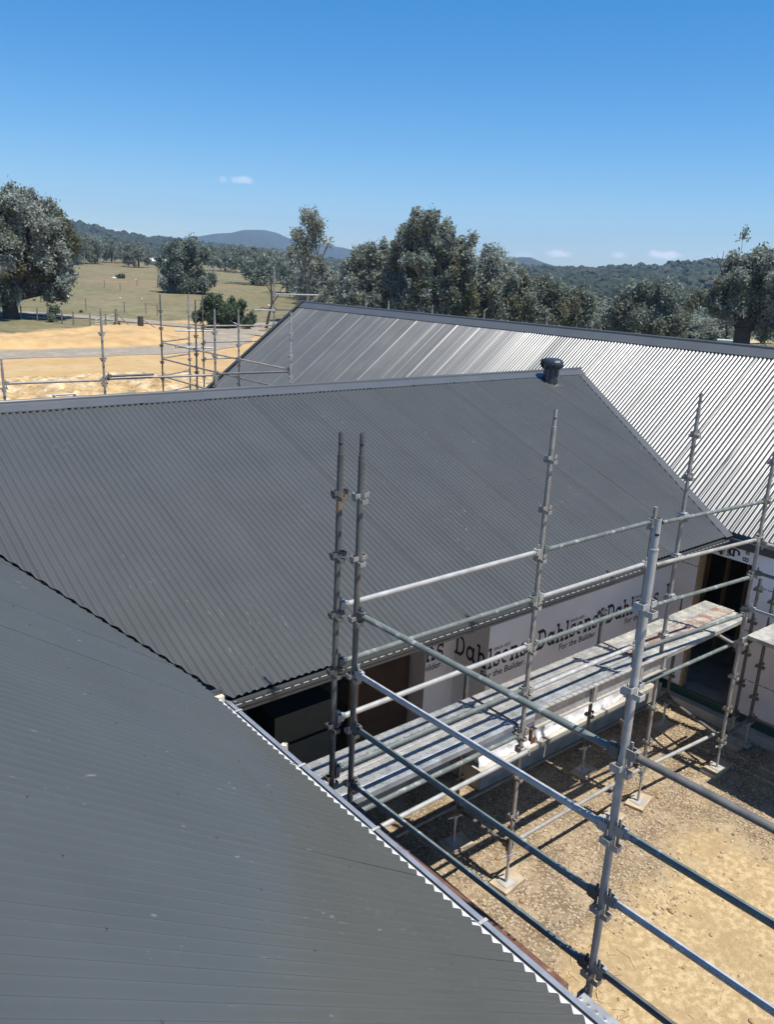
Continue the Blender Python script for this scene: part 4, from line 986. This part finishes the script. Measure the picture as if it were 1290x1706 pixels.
def tree(name, label, bpx, R, ells, lm, group=None, bark=BARK, seed=1, dens=1., leaf=4.0, trunk_px=9, sig=7., cat='tree', base_py=None, lms=None, lean=0):
    r = np.random.default_rng(seed); rnd = random.Random(seed)
    d = pixray(bpx, 500); u = Vector((d.x, d.y, 0)).normalized()
    if base_py: 
        g_ = ground_at(bpx, base_py); R = min(math.hypot(g_.x, g_.y), R); 
    base = u*R; base.z = gz(base.x, base.y)
    s = R*1.02/FPX; perp = Vector((u.y, -u.x, 0)); t = tag(empty(name, base), label, cat, group)
    E = []
    for i, e in enumerate(ells):
        p = raydist(e[0], e[1], R) - base; p = p + u*rnd.uniform(-.35, .35)*e[2]*s
        E.append((p.x, p.y, p.z, e[2]*s, e[2]*s, e[3]*s, e[4] if len(e) > 4 else 0))
    tips = []
    sets = {}
    for e, ep in zip(E, ells):
        k = max(5, int(ep[2]*ep[3]/85*dens)); c = inell(r, k, e); tips += [(e, c)]
        n = int(ep[2]*ep[3]*math.pi*1.25*dens*(4.0/leaf)**2)
        sets.setdefault(e[6], []).append(leaves(c, n, leaf*s*.9, sig*s*.72, int(r.integers(1e6))))
    for key, lst in sets.items():
        V = np.concatenate([v for v, f in lst]); nf = len(V)//4
        m_ = (lms[key] if lms else lm); link('crown', npmesh('crown', V, np.arange(4*nf).reshape(-1, 4), m_), t)
    mb = MB(); top = max(e[2]+.35*e[5] for e in E); fork = Vector((0, 0, min(e[2]-e[5]*.2 for e in E)*.9)); fork.z = max(fork.z, top*.18)
    tr = trunk_px*s/2
    def bend(a, b, k=5, amp=.05):
        L = (b-a).length; return [a.lerp(b, i/k) + Vector((rnd.uniform(-1, 1), rnd.uniform(-1, 1), 0))*L*amp*(0 if i in (0, k) else 1) for i in range(k+1)]
    f2 = fork + perp*lean*s
    mb.tube(bend(Vector((0, 0, -.4)), f2, 4, .02), [tr*1.25, tr*1.05, tr, tr*.95, tr*.9], 8)
    for e, c in tips:
        ce = Vector(e[:3]); pts = bend(f2, ce, 5, .06); mb.tube(pts, [tr*.62*(1-.14*i) for i in range(6)], 6)
        for q in c[:: max(1, len(c)//7)]:
            st = pts[rnd.randint(2, 5)]; mb.tube(bend(st, Vector(q), 3, .07), [tr*.20, tr*.15, tr*.10, tr*.05], 5, cap=False)
    mb.build('trunk', bark, t)
    return t
G1 = 'big gum trees standing behind the roofs'
mixl = {0: LEAF_GREY, 1: LEAF_RUST, 2: LEAF_DARK, 3: LEAF_OLIVE}
tree('gum_tree', 'huge silvery gum tree cut off by the left edge of the photo', 15, 98, [(-20, 390, 70, 70, 0), (20, 352, 40, 38, 0), (60, 358, 30, 28, 0), (60, 395, 42, 45, 0), (92, 384, 28, 34, 1), (104, 420, 18, 40, 1), (75, 440, 34, 45, 0), (45, 420, 40, 45, 1), (82, 488, 22, 28, 3), (10, 450, 40, 40, 1), (-30, 450, 50, 55, 0), (50, 375, 30, 40, 2), (110, 460, 16, 14, 0), (12, 480, 22, 22, 3)], LEAF_GREY, G1, BARKD, 11, dens=1.25, trunk_px=22, lms=mixl, sig=6, base_py=531)
tree('gum_tree', 'tall thin sparse gum tree left of the far gable peak', 513, 92, [(515, 362, 20, 18), (500, 388, 16, 18), (535, 392, 13, 16), (512, 412, 18, 18), (492, 428, 16, 20), (530, 438, 15, 18), (548, 405, 5, 6), (525, 376, 18, 16), (535, 470, 24, 34), (500, 470, 14, 22)], LEAF_THIN, G1, BARK, 12, dens=.36, trunk_px=6, leaf=3.0, sig=5)
tree('gum_tree', 'round blue-grey gum tree between the thin tree and the tallest one', 628, 84, [(626, 432, 34, 30), (600, 455, 30, 34), (655, 455, 32, 38), (622, 478, 48, 42), (590, 495, 32, 32), (650, 505, 40, 34)], LEAF_GREY, G1, BARK, 13, dens=1.5, trunk_px=14, sig=5.5)
tree('gum_tree', 'tallest dark gum tree with brown hanging clumps behind the far roof', 722, 82, [(702, 382, 34, 25, 2), (735, 378, 20, 18, 0), (690, 402, 32, 28, 2), (730, 408, 42, 30, 0), (675, 395, 14, 14, 0), (715, 440, 46, 32, 2), (760, 430, 30, 36, 3), (700, 470, 34, 44, 1), (770, 470, 30, 42, 1), (735, 485, 44, 44, 2), (690, 505, 36, 34, 0), (760, 515, 36, 30, 1), (745, 450, 20, 46, 1), (782, 425, 16, 26, 0)], LEAF_DARK, G1, BARK, 14, dens=1.2, trunk_px=16, lms=mixl, sig=5.5)
tree('gum_tree', 'pale grey gum tree just right of the tallest one', 822, 86, [(828, 440, 26, 22, 0), (806, 462, 26, 34, 0), (846, 470, 28, 36, 0), (822, 498, 40, 34, 3), (790, 505, 24, 28, 3), (850, 510, 28, 24, 1)], LEAF_GREY, G1, BARK, 15, dens=1.15, trunk_px=12, lms=mixl)
tree('gum_tree', 'broad olive gum tree left of the river flat', 890, 88, [(886, 480, 28, 22, 3), (862, 488, 24, 28, 0), (915, 494, 28, 26, 3), (890, 505, 46, 34, 3), (935, 505, 22, 30, 1), (866, 520, 30, 24, 1)], LEAF_OLIVE, G1, BARK, 16, dens=1.15, trunk_px=12, lms=mixl)
tree('gum_tree', 'low pale brown gum tree beside the river flat', 958, 95, [(950, 495, 24, 22, 3), (970, 512, 22, 22, 0), (938, 520, 24, 20, 1), (965, 530, 24, 14, 3)], LEAF_OLIVE, G1, BARK, 17, dens=1.0, trunk_px=8, lms=mixl)
tree('gum_tree', 'wide dark gum tree in the middle of the river flat', 1085, 105, [(1085, 492, 36, 20, 2), (1055, 508, 34, 26, 3), (1115, 512, 36, 26, 2), (1085, 530, 50, 28, 3), (1040, 530, 24, 24, 0), (1130, 535, 28, 22, 3)], LEAF_DARK, G1, BARK, 18, dens=1.2, trunk_px=10, lms=mixl)
tree('gum_tree', 'big dark gum tree with thick trunk at the right edge', 1247, 78, [(1255, 440, 38, 20, 0), (1285, 452, 36, 28, 0), (1225, 462, 34, 26, 2), (1255, 480, 46, 30, 2), (1200, 490, 26, 24, 3), (1170, 500, 24, 14, 3), (1225, 505, 34, 22, 0), (1295, 490, 40, 34, 0), (1290, 535, 26, 26, 3), (1330, 470, 50, 50, 0)], LEAF_GREY, G1, BARKD, 19, dens=1.15, trunk_px=26, lms=mixl, sig=6)
tree('gum_tree', 'solid dark gum tree standing alone in the sloping paddock', 306, 140, [(312, 422, 32, 22, 2), (300, 445, 36, 30, 2), (332, 455, 22, 26, 3), (282, 465, 20, 20, 0), (310, 470, 34, 18, 2), (345, 468, 9, 14, 1), (320, 408, 14, 10, 2)], LEAF_DARK, 'paddock trees and bushes', BARKD, 20, dens=1.6, leaf=3.2, trunk_px=8, lms=mixl, sig=4.5, base_py=489)
tree('bush', 'rounded green bush beside the bend of the gravel track', 372, 90, [(372, 516, 36, 20), (345, 528, 24, 16), (402, 526, 22, 18), (375, 532, 44, 13), (360, 505, 16, 10)], LEAF_BUSH, 'paddock trees and bushes', BARKD, 21, dens=1.9, leaf=3.0, trunk_px=6, sig=4, cat='bush', base_py=546)
tree('sapling', 'small pale sapling by the fence under the big left tree', 88, 95, [(88, 522, 9, 11)], LEAF_BUSH, 'paddock trees and bushes', BARK, 22, dens=1.0, leaf=3, trunk_px=2, sig=3, base_py=537)
for i, (px, py, w, h, lb) in enumerate(((200, 464, 12, 4, 'low dark bush on the upper paddock by a pale log'), (196, 545, 9, 6, 'scrubby bush behind the farm gate'), (134, 521, 4, 3, 'tiny tussock in the lower paddock'))):
    tree('bush', lb, px, 260, [(px, py-h*.5, w*.6, h*.6)], LEAF_BUSH, 'paddock trees and bushes', BARKD, 30+i, dens=2, leaf=2.2, trunk_px=1.5, sig=1.6, cat='bush', base_py=py)
# dead tree and snags
def snag(label, px, base_py, segs, R=None, th=3., sprig=None):
    g_ = ground_at(px, base_py) if R is None else None
    if g_ is None:
        d = pixray(px, 500); q = math.hypot(d.x, d.y); g_ = Vector((d.x/q*R, d.y/q*R, 0)); g_.z = gz(g_.x, g_.y)
    R_ = math.hypot(g_.x, g_.y); t = tag(empty('dead_tree', g_), label, 'dead tree'); mb = MB(); s = R_/FPX
    for sg_ in segs:
        pts = [raydist(x, y, R_)-g_ for x, y in sg_[:-1]]; w = sg_[-1]*s*.5; n = len(pts)
        mb.tube(pts, [w*(1-.6*i/(n-1)) for i in range(n)], 6)
    mb.build('trunk', BARKD, t)
    if sprig:
        q = raydist(sprig[0], sprig[1], R_)-g_; V, F = leaves(np.array([q[:], (q+Vector((.2, 0, .35)))[:], (q-Vector((.1, 0, .4)))[:]]), 70, .22, .22, 77); link('crown', npmesh('crown', V, F, LEAF_DARK), t)
snag('bare black dead tree leaning beside the far gable', 443, 548, [[(443, 550), (447, 530), (453, 505), (452, 480), (450, 462), 5], [(453, 505), (462, 495), (470, 478), 2.6], [(452, 488), (444, 474), (441, 462), 2], [(450, 515), (436, 512), (430, 520), 2], [(453, 500), (458, 512), (462, 505), 2]])
snag('thin bare snag beside the lone paddock tree', 263, 480, [[(263, 485), (262, 470), (264, 455), (261, 448), 2], [(264, 462), (268, 452), 1.2]])
snag('thin branch tops with one leafy sprig above the right edge tree', 1200, 0, [[(1212, 560), (1206, 460), (1200, 440), (1186, 428), 3], [(1202, 442), (1206, 425), (1207, 418), 1.4], [(1199, 437), (1196, 424), 1.2], [(1204, 446), (1215, 438), 1.2], [(1206, 460), (1236, 420), (1240, 380), 1.0]], R=80, sprig=(1241, 388))

# template trees for the belts further back
def template(seed, lm, n=2600, lobes=8):
    r = np.random.default_rng(seed); c = []
    for k in range(lobes):
        e = (r.uniform(-.45, .45), r.uniform(-.45, .45), r.uniform(.22, .78), r.uniform(.24, .38), r.uniform(.24, .38), r.uniform(.18, .28)); c.append(inell(r, 12, e))
    V, F = leaves(np.concatenate(c), n, .058, .045, seed+50); return npmesh('crown', V, F, lm)
TEMPL = [template(100+i, lm) for i, lm in enumerate((LEAF_DARK, LEAF_OLIVE, LEAF_GREY, LEAF_DARK, LEAF_OLIVE))]
tm = MB(); tm.tube([(0, 0, -.03), (.01, 0, .25), (-.02, .02, .5), (.03, 0, .7)], [.035, .028, .02, .008], 6)
for a in (0, 2.1, 4.2): tm.tube([(0, 0, .3), (.2*math.cos(a), .2*math.sin(a), .5), (.3*math.cos(a), .3*math.sin(a), .68)], [.018, .012, .005], 5)
TRUNK = {BARK.name: tm.mesh('trunk', BARK), BARKD.name: tm.mesh('trunk', BARKD)}
def small_tree(x, y, w, h, label, group, k, dark=True, sink=0.):
    t = tag(empty('gum_tree', (x, y, gz(x, y)-sink)), label, 'tree', group); rot = random.uniform(0, 6.28)
    for nm, me in (('crown', TEMPL[k % 5]), ('trunk', TRUNK[(BARKD if dark else BARK).name])):
        o = link(nm, me, t); o.scale = (w, w, h); o.rotation_euler = (0, 0, rot)
def small_px(px, py, wpx, hpx, label, group, k, rmax=330, **kw):
    g_ = ground_at(px, py); R = math.hypot(g_.x, g_.y)
    if R > rmax:
        d = pixray(px, py); q = math.hypot(d.x, d.y); g_ = Vector((d.x/q*rmax, d.y/q*rmax, 0)); R = rmax
    s = R/FPX; small_tree(g_.x, g_.y, wpx*s*1.05, hpx*s*1.08, label, group, k, **kw)
GB = 'gum trees along the top of the paddock'
for i, (px, py, w, h, lb) in enumerate((
    (112, 441, 34, 44, 'leftmost gum tree on the paddock skyline beside the huge tree'), (140, 440, 34, 38, 'bushy gum tree with pale trunk at the paddock top'), (163, 440, 32, 42, 'white trunked gum tree at the paddock top'),
    (186, 438, 34, 36, 'gum tree left of the dark roadside tree'), (231, 446, 40, 36, 'dark round gum tree left of the white farmhouse'), (212, 437, 30, 28, 'small gum tree behind the dark round one'),
    (292, 438, 34, 26, 'gum tree behind the farmhouse roof'), (352, 442, 40, 32, 'gum tree right of the lone paddock tree'), (375, 452, 46, 36, 'first tree of the dark belt right of the lone tree'), (402, 455, 40, 38, 'second tree of the dark belt, taller'),
    (422, 474, 62, 46, 'wide spreading gum tree low on the paddock right side'), (452, 472, 44, 44, 'gum tree behind the single far pole'), (478, 490, 54, 66, 'dense gum tree behind the left of the far gable'),
    (508, 500, 50, 58, 'dark gum tree at the foot of the thin tree'), (556, 508, 54, 60, 'dark gum tree right of the thin tree'), (585, 512, 50, 60, 'low gum tree left of the blue-grey one'), (440, 440, 46, 28, 'distant gum tree on the rise behind the wide one'), (328, 430, 36, 20, 'distant gum tree on the rise above the lone tree'), (395, 434, 40, 22, 'distant gum tree on the rise above the dark belt'))):
    small_px(px, py, w, h, lb, GB, i, dark=i not in (1, 2))
GR = 'gum trees on the wooded river flat'
rr_ = random.Random(5)
for i in range(64):
    ph = math.radians(rr_.uniform(21, 41)); R = rr_.uniform(118, 290)
    x, y = R*math.cos(ph), R*math.sin(ph)
    small_tree(x, y, rr_.uniform(7, 12), rr_.uniform(4.5, 7.0)*(1 if R > 150 else .8), 'olive gum tree among the many on the wooded flat behind the far roof', GR, rr_.randint(0, 4), sink=.2)
for i in range(22):
    ph = math.radians(rr_.uniform(42, 56)); R = rr_.uniform(115, 300)
    small_tree(R*math.cos(ph), R*math.sin(ph), rr_.uniform(7, 12), rr_.uniform(4.5, 7), 'gum tree in the dense belt hidden behind the tall trees', 'gum trees in the belt behind the tall ones', rr_.randint(0, 4), sink=.2)

# forest cover on the hills: one canopy mass per hill
def canopy(name, H_, n, smin, smax, m, seed, phlim=(21, 79), keep=None):
    x, y, z, t, tr = H_; r = np.random.default_rng(seed); nr, nph = x.shape
    i = r.uniform(0, 1, n); fi = i*(nr-1)*min(1, tr+.02); fj = r.uniform(0, nph-1.001, n); a = fi.astype(int); b = fj.astype(int); u = (fi-a)[:, None]; w = (fj-b)[:, None]
    a = np.minimum(a, nr-2); P = np.stack([x, y, z], -1)
    p = P[a, b]*(1-u)*(1-w) + P[a+1, b]*u*(1-w) + P[a, b+1]*(1-u)*w + P[a+1, b+1]*u*w
    ph = np.degrees(np.arctan2(p[:, 1], p[:, 0])); k = (ph > phlim[0]) & (ph < phlim[1])
    if keep is not None: k &= keep(p)
    p = p[k]; n = len(p)
    bm = bmesh.new(); bmesh.ops.create_icosphere(bm, subdivisions=2, radius=1); iv = np.array([v.co[:] for v in bm.verts]); fc = np.array([[v.index for v in f.verts] for f in bm.faces]); bm.free()
    s = r.uniform(smin, smax, n); V = iv[None]*(1+r.uniform(-.33, .33, (n, len(iv), 1)))*np.stack([s, s, s*r.uniform(.7, 1.1, n)], -1)[:, None, :]
    V += p[:, None, :] + np.array([0, 0, 1.])*(s*.45)[:, None, None]
    F = (fc[None]+(np.arange(n)*len(iv))[:, None, None]).reshape(-1, 3)
    tag(link(name, npmesh(name, V.reshape(-1, 3), F, m)), kind='stuff')
FOR1 = mat('hill_forest_canopy', (.032, .045, .034), .9, var=.3, vscale=.05, col2=(.050, .056, .038), cscale=.02, spec=.2)
clear = lambda p: (np.sin(p[:, 0]*.013+1)*np.cos(p[:, 1]*.017) + .6*np.sin(p[:, 0]*.031-p[:, 1]*.027)) > -.75
canopy('hill_woodland', H_left, 5200, 3.6, 6.4, FOR1, 41, (50, 79), clear)
canopy('hill_woodland', H_right, 7800, 3.0, 5.4, FOR1, 42, (21, 50))

# ------------------------------------------------------------------ farm fence, gate, far house and odd things
POSTM = mat('grey_weathered_post', (.20, .175, .14), .9, var=.25)
fr = ground_at(35, 532); fe = tag(empty('fence', fr), 'old wire and post farm fence under the huge left tree', 'fence')
pts = [ground_at(x, y) for x, y in ((-30, 528), (14, 530), (35, 532), (62, 535), (80, 537), (103, 540), (122, 542), (150, 545), (176, 546), (192, 546))]
for p in pts:
    mb = MB(); mb.tube([(p.x, p.y, p.z-.2), (p.x+.03, p.y, p.z+1.25)], [.07, .06], 7); child(mb, 'post', POSTM, fe)
for z in (.35, .65, .95, 1.15):
    mb = MB(); mb.tube([(p.x, p.y, p.z+z) for p in pts], .012, 4); child(mb, 'wire', GALVD, fe)
fr2 = ground_at(44, 522); f2_ = tag(empty('fence', fr2), 'second fence line climbing the paddock behind the huge tree', 'fence')
for x, y in ((22, 525), (28, 517), (33, 509), (37, 502), (41, 496)):
    p = ground_at(x, y); mb = MB(); mb.tube([(p.x, p.y, p.z-.2), (p.x, p.y, p.z+1.3)], [.08, .07], 7); child(mb, 'post', POSTM, f2_)
f3 = tag(empty('fence', ground_at(300, 520)), 'faint line of thin posts crossing the open paddock', 'fence')
for x, y in ((143, 516), (207, 521), (243, 523), (262, 526), (200, 484), (174, 480), (228, 477)):
    p = ground_at(x, y); mb = MB(); mb.tube([(p.x, p.y, p.z-.2), (p.x, p.y, p.z+1.2)], .05, 6); child(mb, 'post', POSTM, f3)
a, b = ground_at(158, 546), ground_at(193, 546)
ga = tag(empty('farm_gate', a), 'grey metal farm gate standing open by the gravel track', 'gate')
mb = MB()
for z0_, z1_ in ((.25, .25), (.6, .6), (.95, .95), (1.25, 1.25)): mb.tube([a+Vector((0, 0, z0_*.55)), b+Vector((0, 0, z1_))], .03, 6)
mb.tube([a+Vector((0, 0, .1)), a+Vector((0, 0, .7))], .03, 6); mb.tube([b+Vector((0, 0, .2)), b+Vector((0, 0, 1.3))], .03, 6); child(mb, 'gate_frame', GALV, ga)
for px, py, h, rr2, lb in ((194, 546, 1.7, .13, 'grey strainer post holding the farm gate'), (234, 545, 1.0, .28, 'thick brown timber stump post right of the gate')):
    p = ground_at(px, py); t = tag(empty('fence_post', p), lb, 'post'); mb = MB(); mb.tube([(0, 0, -.2), (.02, 0, h)], [rr2, rr2*.92], 10); mb.build('post', POSTM if rr2 < .2 else BARKD, t)
    d = HR; mb = MB(); mb.tube([(0, 0, h*.85), tuple(d*1.4)], .05, 6); mb.build('stay', POSTM, t)
p = ground_at(262, 441); R = math.hypot(p.x, p.y); R = min(R, 300); d = pixray(262, 441); q = math.hypot(d.x, d.y); p = Vector((d.x/q*R, d.y/q*R, 0)); p.z = gz(p.x, p.y)
fh = tag(empty('farmhouse', p), 'white roofed farmhouse among trees at the top of the paddock', 'house'); fh.rotation_euler = (0, 0, YAW+.9)
s = R/FPX
def gable(w, l, h, rh, ox=0., oy=0., wm=None):
    mb = MB(); mb.box((ox-w/2, oy-l/2, 0), (ox+w/2, oy+l/2, h)); mb.build('wall', wm or mat('cream_far_wall', (.55, .52, .46), .8), fh)
    mb = MB(); e = .5
    mb.add([(ox-w/2-e, oy-l/2-e, h-.1), (ox, oy-l/2-e, h+rh), (ox+w/2+e, oy-l/2-e, h-.1), (ox-w/2-e, oy+l/2+e, h-.1), (ox, oy+l/2+e, h+rh), (ox+w/2+e, oy+l/2+e, h-.1)], [(0, 1, 4, 3), (1, 2, 5, 4), (0, 2, 1), (3, 4, 5), (0, 3, 5, 2)]); mb.build('roof', mat('white_far_roof', (.80, .80, .80), .4, var=.05), fh)
gable(18*s, 26*s, 5*s, 4*s); gable(9*s, 10*s, 4*s, 2.5*s, 3*s, -21*s)
for k_ in range(3):
    mb = MB(); mb.box((-9*s-.05, (-8+k_*7)*s, 1.6*s), (-9*s, (-4.5+k_*7)*s, 3.8*s)); mb.build('window', BLACK, fh)
p = ground_at(378, 549); mf = tag(empty('metal_frame', p), 'bent pale metal frame dumped beside the bush', 'metal frame'); s = math.hypot(p.x, p.y)/FPX; mb = MB()
def lp(x, y): return HR*((x-378)*s) + Vector((0, 0, (549-y)*s)) 
for sg_ in ([(362, 531), (372, 533), (384, 535), (396, 540)], [(366, 552), (369, 538), (364, 548)], [(369, 538), (378, 542), (385, 550), (382, 556)], [(385, 550), (380, 545)], [(360, 532), (364, 549)]):
    mb.tube([lp(*q)+Vector((0, .1*i, 0)) for i, q in enumerate(sg_)], .05, 6)
mb.build('tube', WHTUBE, mf)
for i, (px, py, w, h, lb) in enumerate(((190, 464, .9, .45, 'pale log lying on the upper paddock left of a bush'), (226, 467, .5, .3, 'pale rock right of the upper paddock bush'), (113, 496, .5, .35, 'pale rock in the paddock right of the huge tree'), (200, 498, .35, .25, 'small pale rock in the middle paddock'), (236, 499, .35, .22, 'small pale rock near the lone paddock tree'), (448, 511, .5, .4, 'pale rock by the leaning dead tree'))):
    p = ground_at(px, py); mb = MB(); r = np.random.default_rng(60+i)
    bm = bmesh.new(); bmesh.ops.create_icosphere(bm, subdivisions=2, radius=1)
    for v in bm.verts: v.co = Vector((v.co.x*w*.55*(1+r.uniform(-.15, .15)), v.co.y*w*.4*(1+r.uniform(-.15, .15)), v.co.z*h*.55*(1+r.uniform(-.2, .2))+h*.2))
    me = bpy.data.meshes.new('rock'); bm.to_mesh(me); bm.free(); me.materials.append(mat('pale_rock', (.50, .46, .38), .9)); o = link('log' if i == 0 else 'rock', me, None, p); o.rotation_euler = (0, 0, i); tag(o, lb, 'log' if i == 0 else 'rock')
R = 92.; d = pixray(1215, 571); q = math.hypot(d.x, d.y); p = Vector((d.x/q*R, d.y/q*R, 0)); top = raydist(1215, 567, R).z; p.z = top-1.9
tk = tag(empty('storage_tank', p), 'pale green and white striped tank below the right edge tree', 'tank'); tk.rotation_euler = (0, 0, math.atan2(d.y, d.x)-math.pi/2)
WG = mat('pale_green_tank', (.52, .66, .60), .5, var=.05); s = R/FPX
mb = MB(); mb.box((-16*s, -.7, 0), (16*s, .7, 1.86)); mb.box((-16.6*s, -.75, 1.862), (16.6*s, .75, 1.94)); mb.build('tank_body', WG, tk)
for k_ in range(6):
    mb = MB(); mb.box((-15*s+k_*5.4*s, -.74, .1), (-15*s+k_*5.4*s+2.6*s, -.703, 1.8)); mb.build('stripe', WHITEIN, tk)
mb = MB(); 
for sx in (-1, 1):
    mb.box((sx*12*s-.1, -.6, gz(p.x, p.y)-p.z), (sx*12*s+.1, .6, -.003))
mb.build('stand', POSTM, tk)

# ------------------------------------------------------------------ haze
mb = MB(); mb.box((-4900, -4900, -7), (4900, 4900, 330)); hz = bpy.data.materials.new('air'); hz.use_nodes = True; t_ = hz.node_tree; t_.nodes.clear()
vo = t_.nodes.new('ShaderNodeVolumePrincipled'); om = t_.nodes.new('ShaderNodeOutputMaterial'); vo.inputs['Color'].default_value = (.50, .72, 1, 1); vo.inputs['Density'].default_value = 1.8e-4; vo.inputs['Anisotropy'].default_value = 0.
t_.links.new(vo.outputs[0], om.inputs['Volume']); tag(mb.build('haze', hz), kind='stuff')
